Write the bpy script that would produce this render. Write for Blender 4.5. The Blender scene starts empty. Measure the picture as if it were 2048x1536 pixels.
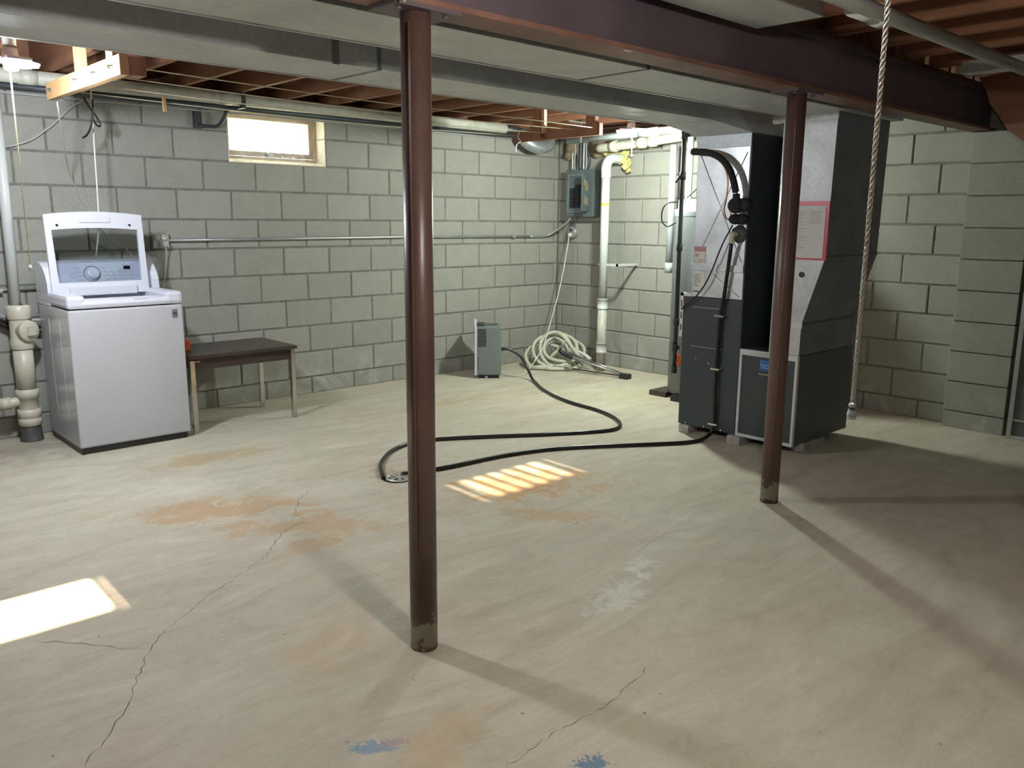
import bpy, bmesh, math, random
from mathutils import Vector, Matrix
random.seed(7)
sc = bpy.context.scene
C = sc.collection
PI = math.pi
V = Vector

# ------------------------------------------------------------------ camera
cam = bpy.data.cameras.new('camera'); cam.sensor_width = 36; cam.lens = 36*1664.0/2048
cam.clip_start = 0.05
co = bpy.data.objects.new('camera', cam); C.objects.link(co); sc.camera = co
R_, U_, W_ = V((.73233018, -.6809143, .00694472)), V((.12655553, .14611849, .98113867)), V((.6690861, .71763856, -.19318044))
m = Matrix((R_, U_, -W_)).transposed().to_4x4(); m.translation = V((-6.30538, -6.08576, 1.42057))
co.matrix_world = m

# ------------------------------------------------------------------ sky, sun, exposure
w = bpy.data.worlds.new('sky'); sc.world = w; w.use_nodes = True
bg = w.node_tree.nodes['Background']; bg.inputs[0].default_value = (.80, .90, 1.0, 1); bg.inputs[1].default_value = 4.0
sd = bpy.data.lights.new('sun', 'SUN'); sd.energy = 60; sd.angle = math.radians(.7); sd.color = (1, .80, .55)
so = bpy.data.objects.new('sun', sd); C.objects.link(so)
so.rotation_euler = V((-.12, -2.95, -2.03)).to_track_quat('-Z', 'Y').to_euler(); so.location = (-3, 6, 6)
sc.view_settings.view_transform = 'Standard'; sc.view_settings.look = 'None'
sc.view_settings.gamma = 1; sc.view_settings.exposure = 0.14; sc.view_settings.use_curve_mapping = False
sc.cycles.use_denoising = True
sc.cycles.use_adaptive_sampling = True; sc.cycles.adaptive_threshold = .02
sc.cycles.max_bounces = 8; sc.cycles.diffuse_bounces = 4; sc.cycles.glossy_bounces = 3; sc.cycles.sample_clamp_indirect = 6
LAMP_A, LAMP_B, LAMP_C = 112.0, 140.0, 66.0

# ------------------------------------------------------------------ materials
MATS = {}
def nodes(name):
    mt = bpy.data.materials.new(name); mt.use_nodes = True
    nt = mt.node_tree; return mt, nt, nt.nodes['Principled BSDF'], nt.links
def N(nt, t, **kw):
    n = nt.nodes.new(t)
    for k, v in kw.items():
        if k in n.inputs: n.inputs[k].default_value = v
        else: setattr(n, k, v)
    return n
def ramp(nt, fac, stops):
    r = nt.nodes.new('ShaderNodeValToRGB'); e = r.color_ramp.elements
    while len(e) < len(stops): e.new(.5)
    for i, (p, c) in enumerate(stops):
        e[i].position = p; e[i].color = (*c, 1) if len(c) == 3 else c
    nt.links.new(fac, r.inputs[0]); return r.outputs[0]
def mixc(nt, fac, a, b, mode='MIX'):
    x = nt.nodes.new('ShaderNodeMix'); x.data_type = 'RGBA'; x.blend_type = mode
    for s, v in ((x.inputs[0], fac), (x.inputs[6], a), (x.inputs[7], b)):
        if hasattr(v, 'is_output'): nt.links.new(v, s)
        elif isinstance(v, (int, float)): s.default_value = v
        else: s.default_value = (*v, 1)
    return x.outputs[2]
def mth(nt, op, a, b=0.0, c=None, clamp=False):
    x = nt.nodes.new('ShaderNodeMath'); x.operation = op; x.use_clamp = clamp
    for s, v in zip(x.inputs, (a, b, c)):
        if v is None: continue
        if hasattr(v, 'is_output'): nt.links.new(v, s)
        else: s.default_value = v
    return x.outputs[0]
def noise(nt, vec, scale, detail=4, rough=.55, dist=0):
    n = N(nt, 'ShaderNodeTexNoise', Scale=scale, Detail=detail, Roughness=rough, Distortion=dist)
    if vec is not None: nt.links.new(vec, n.inputs['Vector'])
    return n.outputs['Fac']
def coords(nt, kind='Object'):
    return nt.nodes.new('ShaderNodeTexCoord').outputs[kind]
def wpos(nt): return nt.nodes.new('ShaderNodeNewGeometry').outputs['Position']
def bump(nt, bs, h, strength, dist=.01):
    b = N(nt, 'ShaderNodeBump', Strength=strength, Distance=dist)
    nt.links.new(h, b.inputs['Height']); nt.links.new(b.outputs[0], bs.inputs['Normal'])
def mat(name, col, rough=.5, metal=0.0, var=.12, vscale=6.0, bmp=0.0, bscale=80.0, spec=None, trans=0.0, coat=0):
    if name in MATS: return MATS[name]
    mt, nt, bs, lk = nodes(name)
    p = wpos(nt)
    f = noise(nt, p, vscale, 4)
    lo = tuple(c*(1-var) for c in col); hi = tuple(min(1, c*(1+var)) for c in col)
    lk.new(ramp(nt, f, [(.3, lo), (.7, hi)]), bs.inputs['Base Color'])
    bs.inputs['Roughness'].default_value = rough; bs.inputs['Metallic'].default_value = metal
    if spec is not None: bs.inputs['Specular IOR Level'].default_value = spec
    if trans: bs.inputs['Transmission Weight'].default_value = trans
    if coat: bs.inputs['Coat Weight'].default_value = coat; bs.inputs['Coat Roughness'].default_value = .15
    if bmp: bump(nt, bs, noise(nt, p, bscale, 5), bmp)
    MATS[name] = mt; return mt
def emit(name, col, s):
    mt, nt, bs, lk = nodes(name)
    bs.inputs['Base Color'].default_value = (*col, 1)
    bs.inputs['Emission Color'].default_value = (*col, 1); bs.inputs['Emission Strength'].default_value = s
    MATS[name] = mt; return mt

def floor_material():
    mt, nt, bs, lk = nodes('concrete_floor'); p = wpos(nt)
    n1 = noise(nt, p, .9, 6, .6, .6); n2 = noise(nt, p, 5, 6, .62, .8); n3 = noise(nt, p, 60, 4, .7)
    mp = N(nt, 'ShaderNodeMapping'); mp.inputs['Rotation'].default_value = (0, 0, .7); mp.inputs['Scale'].default_value = (1.2, 6, 1)
    lk.new(p, mp.inputs['Vector']); n4 = noise(nt, mp.outputs[0], 1.6, 6, .6, .4)
    base = ramp(nt, n1, [(.30, (.42, .365, .275)), (.52, (.54, .475, .37)), (.72, (.63, .58, .475))])
    base = mixc(nt, ramp(nt, n4, [(.38, (0, 0, 0)), (.62, (1, 1, 1))]), base, (.57, .52, .415), 'MIX')
    base = mixc(nt, .5, base, ramp(nt, n2, [(.25, (.29, .245, .185)), (.5, (.52, .465, .365)), (.75, (.70, .65, .54))]))
    n5 = noise(nt, p, 13, 7, .62, .5)
    base = mixc(nt, .20, base, ramp(nt, n5, [(.30, (.30, .26, .20)), (.48, (.50, .45, .36)), (.70, (.72, .67, .56))]))
    base = mixc(nt, .22, base, ramp(nt, n3, [(.3, (.30, .26, .2)), (.6, (.66, .60, .49))]))
    mp2 = N(nt, 'ShaderNodeMapping'); mp2.inputs['Rotation'].default_value = (0, 0, -.45); mp2.inputs['Scale'].default_value = (.7, 2.6, 1)
    lk.new(p, mp2.inputs['Vector']); n6 = noise(nt, mp2.outputs[0], 2.2, 7, .66, 1.2)
    base = mixc(nt, .42, base, ramp(nt, n6, [(.30, (.33, .28, .215)), (.46, (.50, .445, .35)), (.56, (.58, .525, .425)), (.72, (.74, .70, .60))]))
    vo = N(nt, 'ShaderNodeTexVoronoi', Scale=7.0, Randomness=1.0); lk.new(p, vo.inputs['Vector'])
    pit = mth(nt, 'MULTIPLY', mth(nt, 'SUBTRACT', mth(nt, 'MULTIPLY', noise(nt, p, 9, 2), .075), vo.outputs['Distance']), 60, clamp=True)
    base = mixc(nt, mth(nt, 'MULTIPLY', pit, .7), base, (.14, .11, .085))
    sep = nt.nodes.new('ShaderNodeSeparateXYZ'); lk.new(p, sep.inputs[0])
    NC = {}
    def blob(cx, cy, rx, ry, ang, edge=.35, nsc=5.0):
        mq = nt.nodes.new('ShaderNodeMapping'); mq.vector_type = 'TEXTURE'; lk.new(p, mq.inputs['Vector'])
        mq.inputs['Location'].default_value = (cx, cy, 0); mq.inputs['Rotation'].default_value = (0, 0, ang); mq.inputs['Scale'].default_value = (rx, ry, 1)
        ln = nt.nodes.new('ShaderNodeVectorMath'); ln.operation = 'LENGTH'; lk.new(mq.outputs[0], ln.inputs[0]); d = ln.outputs['Value']
        if nsc not in NC: NC[nsc] = mth(nt, 'MULTIPLY_ADD', noise(nt, p, nsc, 6, .70, 1.6), -4.2, 3.1)
        d = mth(nt, 'SUBTRACT', NC[nsc], d)
        return mth(nt, 'MULTIPLY', d, 1/edge, clamp=True)
    # rust water stains, pale scuffs, paint spills: marks with shapes of their own
    for a, k, col in (((-4.70, -2.20, .46, .22, -.5, .5), .62, (.50, .29, .13)), ((-4.45, -2.75, .50, .13, -.75, .5), .5, (.50, .30, .14)),
                      ((-4.60, -2.95, .16, .09, .2, .5), .45, (.50, .30, .14)), ((-4.35, -1.30, .34, .13, -.1, .5), .5, (.45, .31, .13)),
                      ((-3.28, -2.95, .46, .30, -.2, .6), .75, (.56, .30, .12)), ((-3.50, -3.40, .30, .10, -.9, .5), .55, (.50, .31, .14)),
                      ((-3.72, -2.30, .16, .12, 0, .6), .55, (.36, .21, .11)), ((-4.95, -3.75, .30, .16, .6, .9), .35, (.55, .38, .17)),
                      ((-5.05, -4.45, .26, .12, .5, .9), .35, (.55, .36, .15)), ((-2.2, -1.05, .9, .16, -.1, .9), .35, (.42, .33, .14)),
                      ((-.95, -1.75, .5, .4, 0, .9), .35, (.52, .50, .22))):
        base = mixc(nt, mth(nt, 'MULTIPLY', blob(*a), k), base, col)
    for a, k, col in (((-3.95, -4.17, .22, .10, .3, .7, 9), .55, (.76, .76, .68)), ((-3.66, -4.05, .13, .07, .2, .7, 9), .55, (.76, .76, .68)),
                      ((-4.02, -4.95, .16, .05, .3, .9, 12), .25, (.68, .67, .6)), ((-4.75, -1.75, .5, .25, -.5, .9), .3, (.72, .68, .58)),
                      ((-4.1, -2.3, .35, .18, -.6, .9), .35, (.70, .66, .58)), ((-2.9, -2.2, .8, .35, -.5, 1.0), .22, (.66, .64, .56))):
        base = mixc(nt, mth(nt, 'MULTIPLY', blob(*a), k), base, col)
    base = mixc(nt, mth(nt, 'MULTIPLY', blob(-5.19, -4.335, .075, .035, -.7, .4, 22), .75), base, (.17, .30, .44))
    base = mixc(nt, mth(nt, 'MULTIPLY', blob(-5.13, -4.355, .045, .022, -.5, .4, 22), .6), base, (.42, .27, .36))
    base = mixc(nt, mth(nt, 'MULTIPLY', blob(-4.795, -4.785, .05, .035, -.4, .3, 25), .85), base, (.10, .20, .33))
    # darker patches by the pipe stack and behind the furnace
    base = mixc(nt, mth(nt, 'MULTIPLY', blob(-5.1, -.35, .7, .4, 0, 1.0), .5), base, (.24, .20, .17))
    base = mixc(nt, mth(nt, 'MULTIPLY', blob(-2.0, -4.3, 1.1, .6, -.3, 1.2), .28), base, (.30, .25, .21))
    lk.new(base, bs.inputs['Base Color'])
    lk.new(ramp(nt, n2, [(.3, (.58, .58, .58)), (.7, (.85, .85, .85))]), bs.inputs['Roughness'])
    bs.inputs['Specular IOR Level'].default_value = .35
    h = mth(nt, 'ADD', mth(nt, 'MULTIPLY', n2, .7), mth(nt, 'MULTIPLY', n3, .3))
    bump(nt, bs, h, .22, .012)
    return mt
def block_material():
    mt, nt, bs, lk = nodes('concrete_block'); p = wpos(nt)
    oi = nt.nodes.new('ShaderNodeObjectInfo').outputs['Random']
    n1 = noise(nt, p, 7, 4, .6); n2 = noise(nt, p, 170, 3, .75); n3 = noise(nt, p, 1.3, 4)
    base = ramp(nt, oi, [(0, (.285, .285, .255)), (.5, (.335, .333, .296)), (1, (.385, .38, .34))])
    base = mixc(nt, .35, base, ramp(nt, n1, [(.3, (.25, .25, .222)), (.7, (.42, .415, .375))]))
    base = mixc(nt, .45, base, ramp(nt, n2, [(.30, (.17, .17, .15)), (.55, (.365, .36, .32)), (.8, (.50, .49, .44))]))
    st = noise(nt, p, 15, 5, .7, .5)
    base = mixc(nt, ramp(nt, st, [(.66, (0, 0, 0)), (.80, (.55, .55, .55))]), base, (.20, .195, .17))
    sep = nt.nodes.new('ShaderNodeSeparateXYZ'); lk.new(p, sep.inputs[0])
    ef = noise(nt, p, 3.2, 6, .7, .6)
    efm = mth(nt, 'MULTIPLY', mth(nt, 'SUBTRACT', ef, .52), 5.0, clamp=True)
    low = mth(nt, 'MULTIPLY', mth(nt, 'SUBTRACT', .36, sep.outputs[2]), 4.0, clamp=True)
    base = mixc(nt, mth(nt, 'MULTIPLY', mth(nt, 'MULTIPLY', efm, low), .6), base, (.62, .62, .58))
    lk.new(base, bs.inputs['Base Color']); bs.inputs['Roughness'].default_value = .95; bs.inputs['Specular IOR Level'].default_value = .15
    bump(nt, bs, mth(nt, 'ADD', n2, mth(nt, 'MULTIPLY', n1, .5)), .5, .004)
    return mt
def galv_material(name, col, rough, metal):
    mt, nt, bs, lk = nodes(name); p = wpos(nt)
    vo = N(nt, 'ShaderNodeTexVoronoi', Scale=42.0); lk.new(p, vo.inputs['Vector'])
    n1 = noise(nt, p, 3.0, 5, .6, .6); n2 = noise(nt, p, 45, 3)
    b = mixc(nt, .18, ramp(nt, n1, [(.3, tuple(c*.80 for c in col)), (.7, tuple(min(1, c*1.15) for c in col))]), vo.outputs['Distance'], 'SOFT_LIGHT')
    b = mixc(nt, .15, b, ramp(nt, n2, [(.3, (.25, .26, .26)), (.7, (.75, .76, .76))]))
    lk.new(b, bs.inputs['Base Color']); bs.inputs['Metallic'].default_value = metal
    lk.new(ramp(nt, n1, [(.3, (rough*.85,)*3), (.7, (rough*1.2,)*3)]), bs.inputs['Roughness'])
    bump(nt, bs, noise(nt, p, 2.6, 2), .18, .03)
    return mt
def wood_material(name, a, b, scale=(1, 1, 1), rough=.7):
    mt, nt, bs, lk = nodes(name); p = coords(nt)
    mp = N(nt, 'ShaderNodeMapping'); mp.inputs['Scale'].default_value = scale; lk.new(p, mp.inputs['Vector'])
    n1 = noise(nt, mp.outputs[0], 3, 6, .6, 1.2); n2 = noise(nt, wpos(nt), 3.5, 4)
    c = ramp(nt, n1, [(.3, a), (.7, b)])
    c = mixc(nt, ramp(nt, n2, [(.35, (.0, .0, .0)), (.75, (.45, .45, .45))]), c, tuple(x*.6 for x in a))
    lk.new(c, bs.inputs['Base Color']); bs.inputs['Roughness'].default_value = rough
    bump(nt, bs, n1, .2, .004); return mt
def post_material():
    mt, nt, bs, lk = nodes('brown_paint_worn'); p = wpos(nt)
    sep = nt.nodes.new('ShaderNodeSeparateXYZ'); lk.new(p, sep.inputs[0])
    n = noise(nt, p, 24, 5, .65); n1 = noise(nt, p, 3, 4)
    pt = ramp(nt, n1, [(.3, (.085, .048, .041)), (.7, (.125, .070, .059))])
    zz = mth(nt, 'ADD', sep.outputs[2], mth(nt, 'MULTIPLY', mth(nt, 'SUBTRACT', n, .5), .24))
    wear = mth(nt, 'MULTIPLY', mth(nt, 'SUBTRACT', .105, zz), 60, clamp=True)
    low = mth(nt, 'MULTIPLY', mth(nt, 'SUBTRACT', .030, zz), 60, clamp=True)
    c = mixc(nt, wear, pt, (.33, .31, .25)); c = mixc(nt, low, c, (.13, .07, .05))
    chip = noise(nt, p, 9, 5, .7, 1.0)
    c = mixc(nt, mth(nt, 'MULTIPLY', mth(nt, 'SUBTRACT', chip, .70), 12, clamp=True), c, (.28, .20, .17))
    lk.new(c, bs.inputs['Base Color']); bs.inputs['Roughness'].default_value = .36
    bump(nt, bs, noise(nt, p, 30, 3), .12, .004); return mt
def glass_material():
    mt, nt, bs, lk = nodes('dusty_pane'); nt.nodes.remove(bs)
    out = nt.nodes['Material Output']
    tr = N(nt, 'ShaderNodeBsdfTransparent'); tr.inputs[0].default_value = (.93, .96, .96, 1)
    tl = N(nt, 'ShaderNodeBsdfTranslucent'); tl.inputs[0].default_value = (.85, .9, .92, 1)
    gl = N(nt, 'ShaderNodeBsdfGlossy'); gl.inputs['Roughness'].default_value = .08
    f = noise(nt, wpos(nt), 9, 5, .6, .5)
    mx = nt.nodes.new('ShaderNodeMixShader'); lk.new(ramp(nt, f, [(.3, (.22,)*3), (.7, (.50,)*3)]), mx.inputs[0])
    lk.new(tr.outputs[0], mx.inputs[1]); lk.new(tl.outputs[0], mx.inputs[2])
    m2 = nt.nodes.new('ShaderNodeMixShader'); m2.inputs[0].default_value = .06
    lk.new(mx.outputs[0], m2.inputs[1]); lk.new(gl.outputs[0], m2.inputs[2]); lk.new(m2.outputs[0], out.inputs[0])
    return mt
def clear_material(name, tint, gloss=.08, fk=.7):
    mt, nt, bs, lk = nodes(name); nt.nodes.remove(bs); out = nt.nodes['Material Output']
    tr = N(nt, 'ShaderNodeBsdfTransparent'); tr.inputs[0].default_value = (*tint, 1)
    gl = N(nt, 'ShaderNodeBsdfGlossy'); gl.inputs['Roughness'].default_value = .06
    fr = N(nt, 'ShaderNodeFresnel', IOR=1.45)
    fac = mth(nt, 'ADD', mth(nt, 'MULTIPLY', fr.outputs[0], fk), gloss)
    m2 = nt.nodes.new('ShaderNodeMixShader'); lk.new(fac, m2.inputs[0])
    lk.new(tr.outputs[0], m2.inputs[1]); lk.new(gl.outputs[0], m2.inputs[2]); lk.new(m2.outputs[0], out.inputs[0])
    return mt

M_FLOOR = floor_material(); M_BLOCK = block_material()
M_MORTAR = mat('mortar', (.175, .175, .155), .95, var=.25, vscale=14, bmp=.5, bscale=60)
M_POST = post_material()
M_BEAM = mat('beam_paint', (.115, .085, .098), .45, var=.2, vscale=3, bmp=.1, bscale=20)
M_FLANGE = mat('lit_beam_paint', (.19, .095, .07), .5, var=.3, vscale=5, bmp=.1, bscale=20)  # beam paint again, warm light on the underside put into its colour
M_JOIST = wood_material('joist_wood', (.20, .085, .045), (.34, .16, .085), (2, .15, 2), .75)
M_SUBFLOOR = wood_material('subfloor_wood', (.10, .055, .04), (.17, .09, .06), (.3, 2, 1), .8)
M_LUMBER = wood_material('new_lumber', (.44, .25, .105), (.58, .38, .19), (2, .25, 2), .6)
M_BROWNWOOD = wood_material('brown_board', (.20, .085, .045), (.33, .15, .085), (2, .2, 2), .7)
M_GALV = galv_material('galvanized_duct', (.68, .73, .76), .52, .45)
M_GALVB = galv_material('bright_galvanized', (.78, .79, .80), .34, .75)
M_GALVD = galv_material('stained_galvanized', (.50, .51, .50), .45, .35)
M_BLUED = mat('dull_duct_side', (.20, .225, .245), .6, .3, var=.15, vscale=5)
M_CHAR = mat('charcoal_powder_coat', (.042, .055, .062), .42, 0, var=.08, vscale=5, bmp=.05, bscale=200)
M_CHARSIDE = mat('graphite_sheet', (.10, .11, .115), .5, .3, var=.1, vscale=3)
M_WHITE = mat('white_enamel', (.58, .58, .62), .2, 0, var=.01, coat=.3)
M_WPLAS = mat('white_plastic', (.74, .75, .84), .28, 0, var=.015)
M_CONSOLE = mat('console_plastic', (.62, .66, .76), .3, 0, var=.02)
M_BLACK = mat('black_plastic', (.018, .019, .022), .4, var=.2)
M_RUBBER = mat('black_hose', (.013, .013, .014), .28, var=.2)
M_FOAM = mat('black_foam', (.016, .016, .017), .85, var=.3, vscale=30, bmp=.3, bscale=90)
M_PVC = mat('pvc_white', (.60, .63, .61), .32, var=.05, vscale=5)
M_PVCG = mat('pvc_grey', (.48, .53, .55), .35, var=.06, vscale=5)
M_CREAM = mat('pvc_cream', (.58, .55, .45), .38, var=.10, vscale=9)
M_DIRTY = mat('pvc_dirty', (.55, .55, .47), .45, var=.15, vscale=14)
M_IRON = mat('cast_iron', (.09, .085, .085), .7, .3, var=.3, vscale=20, bmp=.2)
M_DARKPIPE = mat('dark_pipe', (.06, .065, .075), .45, .3, var=.15)
M_CONDUIT = mat('steel_conduit', (.42, .44, .43), .4, .6, var=.12)
M_PANEL = mat('grey_panel_paint', (.115, .145, .155), .42, .1, var=.06)
M_BREAK = mat('breaker_black', (.012, .014, .02), .35)
M_CHROME = mat('chrome', (.68, .66, .62), .18, 1.0, var=.04)
M_TABLE = wood_material('dark_laminate', (.045, .030, .026), (.075, .048, .040), (.4, 4, 1), .35)
M_CORD = mat('white_cord', (.78, .78, .72), .6, var=.06, vscale=60)
M_CORDY = mat('ivory_cord', (.72, .68, .48), .6, var=.06, vscale=60)
M_GREYC = mat('grey_cable', (.42, .42, .42), .55)
M_PEWTER = mat('dehumidifier_grey', (.175, .205, .20), .42, var=.04)
M_VHOSE = mat('vacuum_hose', (.56, .56, .45), .45, var=.06, vscale=8)
M_BRICK = mat('pale_brick', (.42, .39, .36), .9, var=.3, vscale=18, bmp=.4)
M_TANK = mat('tank_grey', (.15, .165, .165), .38, .3, var=.06)
M_TANKT = mat('tank_cap', (.34, .38, .39), .4, .1, var=.04)
M_COPPER = mat('copper', (.62, .25, .11), .3, .9, var=.15, vscale=20)
M_YELLOW = mat('yellow_insulation', (.66, .60, .22), .95, var=.3, vscale=30, bmp=.9, bscale=60)
M_TAN = mat('dirty_insulation', (.26, .20, .13), .95, var=.4, vscale=25, bmp=.8, bscale=50)
M_FLEX = mat('foil_flex', (.50, .54, .56), .35, .7, var=.15, vscale=20)
M_RED = mat('red_plastic', (.60, .035, .06), .3, var=.06)
M_ORANGE = mat('orange_plastic', (.65, .13, .05), .4)
M_BLUE = mat('blue_label', (.01, .16, .50), .35, var=.03)
M_PAPER = mat('paper', (.74, .72, .69), .7, var=.02)
M_INK = mat('ink', (.20, .20, .20), .7, var=.05)
M_GREYINK = mat('faint_ink', (.42, .43, .48), .7, var=.05)
M_PINK = mat('pink_print', (.50, .25, .26), .6)
M_YLAB = mat('yellow_sticker', (.70, .68, .10), .5)
M_WINW = mat('window_wood', (.50, .42, .34), .6, var=.2, vscale=12)
M_REVEAL = mat('painted_reveal', (.74, .69, .58), .8, var=.12, vscale=20, bmp=.3, bscale=100)
M_GLASS = glass_material(); M_CLEANGLASS = clear_material('clean_pane', (.97, .98, .98), .02); M_CLEAR = clear_material('clear_lid', (.86, .88, .90), .0, .22); M_FILM = clear_material('clear_film', (.96, .96, .96), .03, .4)
M_CRACK = mat('crack_shadow', (.085, .07, .055), 1.0, var=.3)
M_LEDA = emit('led_cool', (.90, .95, 1.0), 60); M_LEDB = emit('led_green_white', (.90, 1.0, .93), 60); M_LEDC = emit('led_warm', (1.0, .95, .87), 20)
M_DISPLAY = mat('display_black', (.008, .009, .014), .15)
M_OUTLET = mat('ivory_outlet', (.62, .60, .48), .4)
M_GRATE = mat('grate_metal', (.55, .54, .50), .4, .5, var=.1)
M_EXT = mat('exterior_stucco', (.5, .5, .48), .9)

# ------------------------------------------------------------------ mesh helpers (all in world metres)
class MB:
    def __init__(s): s.v = []; s.f = []; s.sm = []
    def add(s, vs, fs, smooth=False):
        o = len(s.v); s.v += [V(x) for x in vs]
        for f in fs: s.f.append([i+o for i in f]); s.sm.append(smooth)
        return s
    def box(s, a, b, c=0.0, basis=None, org=None):
        (x0, y0, z0), (x1, y1, z1) = a, b
        x0, x1 = sorted((x0, x1)); y0, y1 = sorted((y0, y1)); z0, z1 = sorted((z0, z1))
        c = min(c, (x1-x0)*.45, (y1-y0)*.45, (z1-z0)*.45)
        if c <= 0:
            vs = [(x, y, z) for z in (z0, z1) for y in (y0, y1) for x in (x0, x1)]
            fs = [(0, 2, 3, 1), (4, 5, 7, 6), (0, 1, 5, 4), (2, 6, 7, 3), (0, 4, 6, 2), (1, 3, 7, 5)]
        else:
            bm = bmesh.new()
            bmesh.ops.create_cube(bm, size=1)
            for v in bm.verts: v.co = V((x0 if v.co.x < 0 else x1, y0 if v.co.y < 0 else y1, z0 if v.co.z < 0 else z1))
            bmesh.ops.bevel(bm, geom=bm.edges[:], offset=c, segments=2, affect='EDGES', profile=.6)
            vs = [v.co.copy() for v in bm.verts]; fs = [[v.index for v in f.verts] for f in bm.faces]; bm.free()
        if basis: vs = [org + basis[0]*q[0] + basis[1]*q[1] + V((0, 0, 1))*q[2] for q in map(V, vs)]
        return s.add(vs, fs)
    def prism(s, poly, d):           # polygon (list of 3-D points) extruded by vector d
        n = len(poly); d = V(d); p = [V(x) for x in poly]
        return s.add(p + [x+d for x in p], [list(range(n))[::-1], list(range(n, 2*n))] + [(i, (i+1) % n, (i+1) % n+n, i+n) for i in range(n)])
    def tube(s, pts, r, n=10, closed=False, smooth=3, caps=True):
        P = [V(p) for p in pts]
        if smooth and len(P) > 2:
            Q = []; L = len(P); rng = range(L) if closed else range(L-1)
            for i in rng:
                p1, p2 = P[i], P[(i+1) % L]
                p0 = P[i-1] if (closed or i > 0) else p1*2-p2
                p3 = P[(i+2) % L] if (closed or i+2 < L) else p2*2-p1
                for k in range(smooth):
                    t = k/smooth
                    Q.append(.5*((2*p1) + (p2-p0)*t + (2*p0-5*p1+4*p2-p3)*t*t + (3*p1-p0-3*p2+p3)*t**3))
            if not closed: Q.append(P[-1])
            P = Q
        L = len(P); T = []
        for i in range(L):
            a = P[i-1] if (closed or i > 0) else P[i]; b = P[(i+1) % L] if (closed or i < L-1) else P[i]
            T.append((b-a).normalized())
        ref = V((0, 0, 1)) if abs(T[0].z) < .9 else V((1, 0, 0))
        nrm = (ref - T[0]*ref.dot(T[0])).normalized(); vs = []
        for i in range(L):
            nrm = (nrm - T[i]*nrm.dot(T[i])); nrm.normalize(); bi = T[i].cross(nrm)
            rr = r[min(i*len(r)//L, len(r)-1)] if isinstance(r, (list, tuple)) else r
            for k in range(n):
                a = 2*PI*k/n; vs.append(P[i] + (nrm*math.cos(a) + bi*math.sin(a))*rr)
        fs = []
        for i in range(L if closed else L-1):
            j = (i+1) % L
            for k in range(n): fs.append((i*n+k, i*n+(k+1) % n, j*n+(k+1) % n, j*n+k))
        s.add(vs, fs, True)
        if caps and not closed:
            o = len(s.v)-len(vs)
            s.f.append([o+k for k in range(n)][::-1]); s.sm.append(False)
            s.f.append([o+(L-1)*n+k for k in range(n)]); s.sm.append(False)
        return s
    def cyl(s, a, b, r, n=16, r2=None):
        a, b = V(a), V(b); d = (b-a).normalized(); ref = V((0, 0, 1)) if abs(d.z) < .9 else V((1, 0, 0))
        u = d.cross(ref).normalized(); w2 = d.cross(u); r2 = r if r2 is None else r2
        vs = [p + (u*math.cos(2*PI*k/n) + w2*math.sin(2*PI*k/n))*q for p, q in ((a, r), (b, r2)) for k in range(n)]
        s.add(vs, [(k, (k+1) % n, (k+1) % n+n, k+n) for k in range(n)], True)
        o = len(s.v)-2*n
        s.f += [[o+k for k in range(n)][::-1], [o+n+k for k in range(n)]]; s.sm += [False, False]
        return s
    def lathe(s, org, prof, n=24, axis=None):     # prof: (radius, height) list
        org = V(org); ax = V(axis).normalized() if axis else V((0, 0, 1))
        ref = V((1, 0, 0)) if abs(ax.x) < .9 else V((0, 1, 0)); u = (ref-ax*ref.dot(ax)).normalized(); w2 = ax.cross(u)
        vs = [org + ax*h + (u*math.cos(2*PI*k/n) + w2*math.sin(2*PI*k/n))*max(r, 1e-4) for r, h in prof for k in range(n)]
        fs = [(i*n+k, i*n+(k+1) % n, (i+1)*n+(k+1) % n, (i+1)*n+k) for i in range(len(prof)-1) for k in range(n)]
        return s.add(vs, fs, True)
    def ball(s, c, r, n=10):
        rr = (r, r, r) if isinstance(r, (int, float)) else r; c = V(c)
        vs = []; h = n//2
        for i in range(h+1):
            th = PI*i/h
            for k in range(n):
                ph = 2*PI*k/n; vs.append(c + V((rr[0]*math.sin(th)*math.cos(ph), rr[1]*math.sin(th)*math.sin(ph), rr[2]*math.cos(th))))
        return s.add(vs, [(i*n+k, (i+1)*n+k, (i+1)*n+(k+1) % n, i*n+(k+1) % n) for i in range(h) for k in range(n)], True)
def link(name, me, parent=None):
    o = bpy.data.objects.new(name, me); C.objects.link(o)
    if parent is not None: o.parent = parent
    return o
def worldloc(o):
    l = V(o.location)
    while o.parent: o = o.parent; l += o.location
    return l
def obj(name, mb, mt, parent=None, label=None, loc=None):
    org = worldloc(parent) if parent is not None else V((0, 0, 0))
    base = org if loc is None else V(loc)
    me = bpy.data.meshes.new(name)
    me.from_pydata([tuple(v-base) for v in mb.v], [], mb.f)
    me.polygons.foreach_set('use_smooth', mb.sm); me.update()
    bm = bmesh.new(); bm.from_mesh(me); bmesh.ops.recalc_face_normals(bm, faces=bm.faces); bm.to_mesh(me); bm.free()
    me.materials.append(mt)
    o = link(name, me, parent); o.location = base-org
    if label: o['label'] = label
    return o
def tag(o, label, cat, group=None):
    o['label'] = label; o['category'] = cat
    if group: o['group'] = group
    return o
def thing(name, label, cat, loc, group=None):
    o = bpy.data.objects.new(name, None); C.objects.link(o); o.location = loc; o.empty_display_size = .05
    return tag(o, label, cat, group)
def struct(o): o['kind'] = 'structure'; return o
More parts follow.
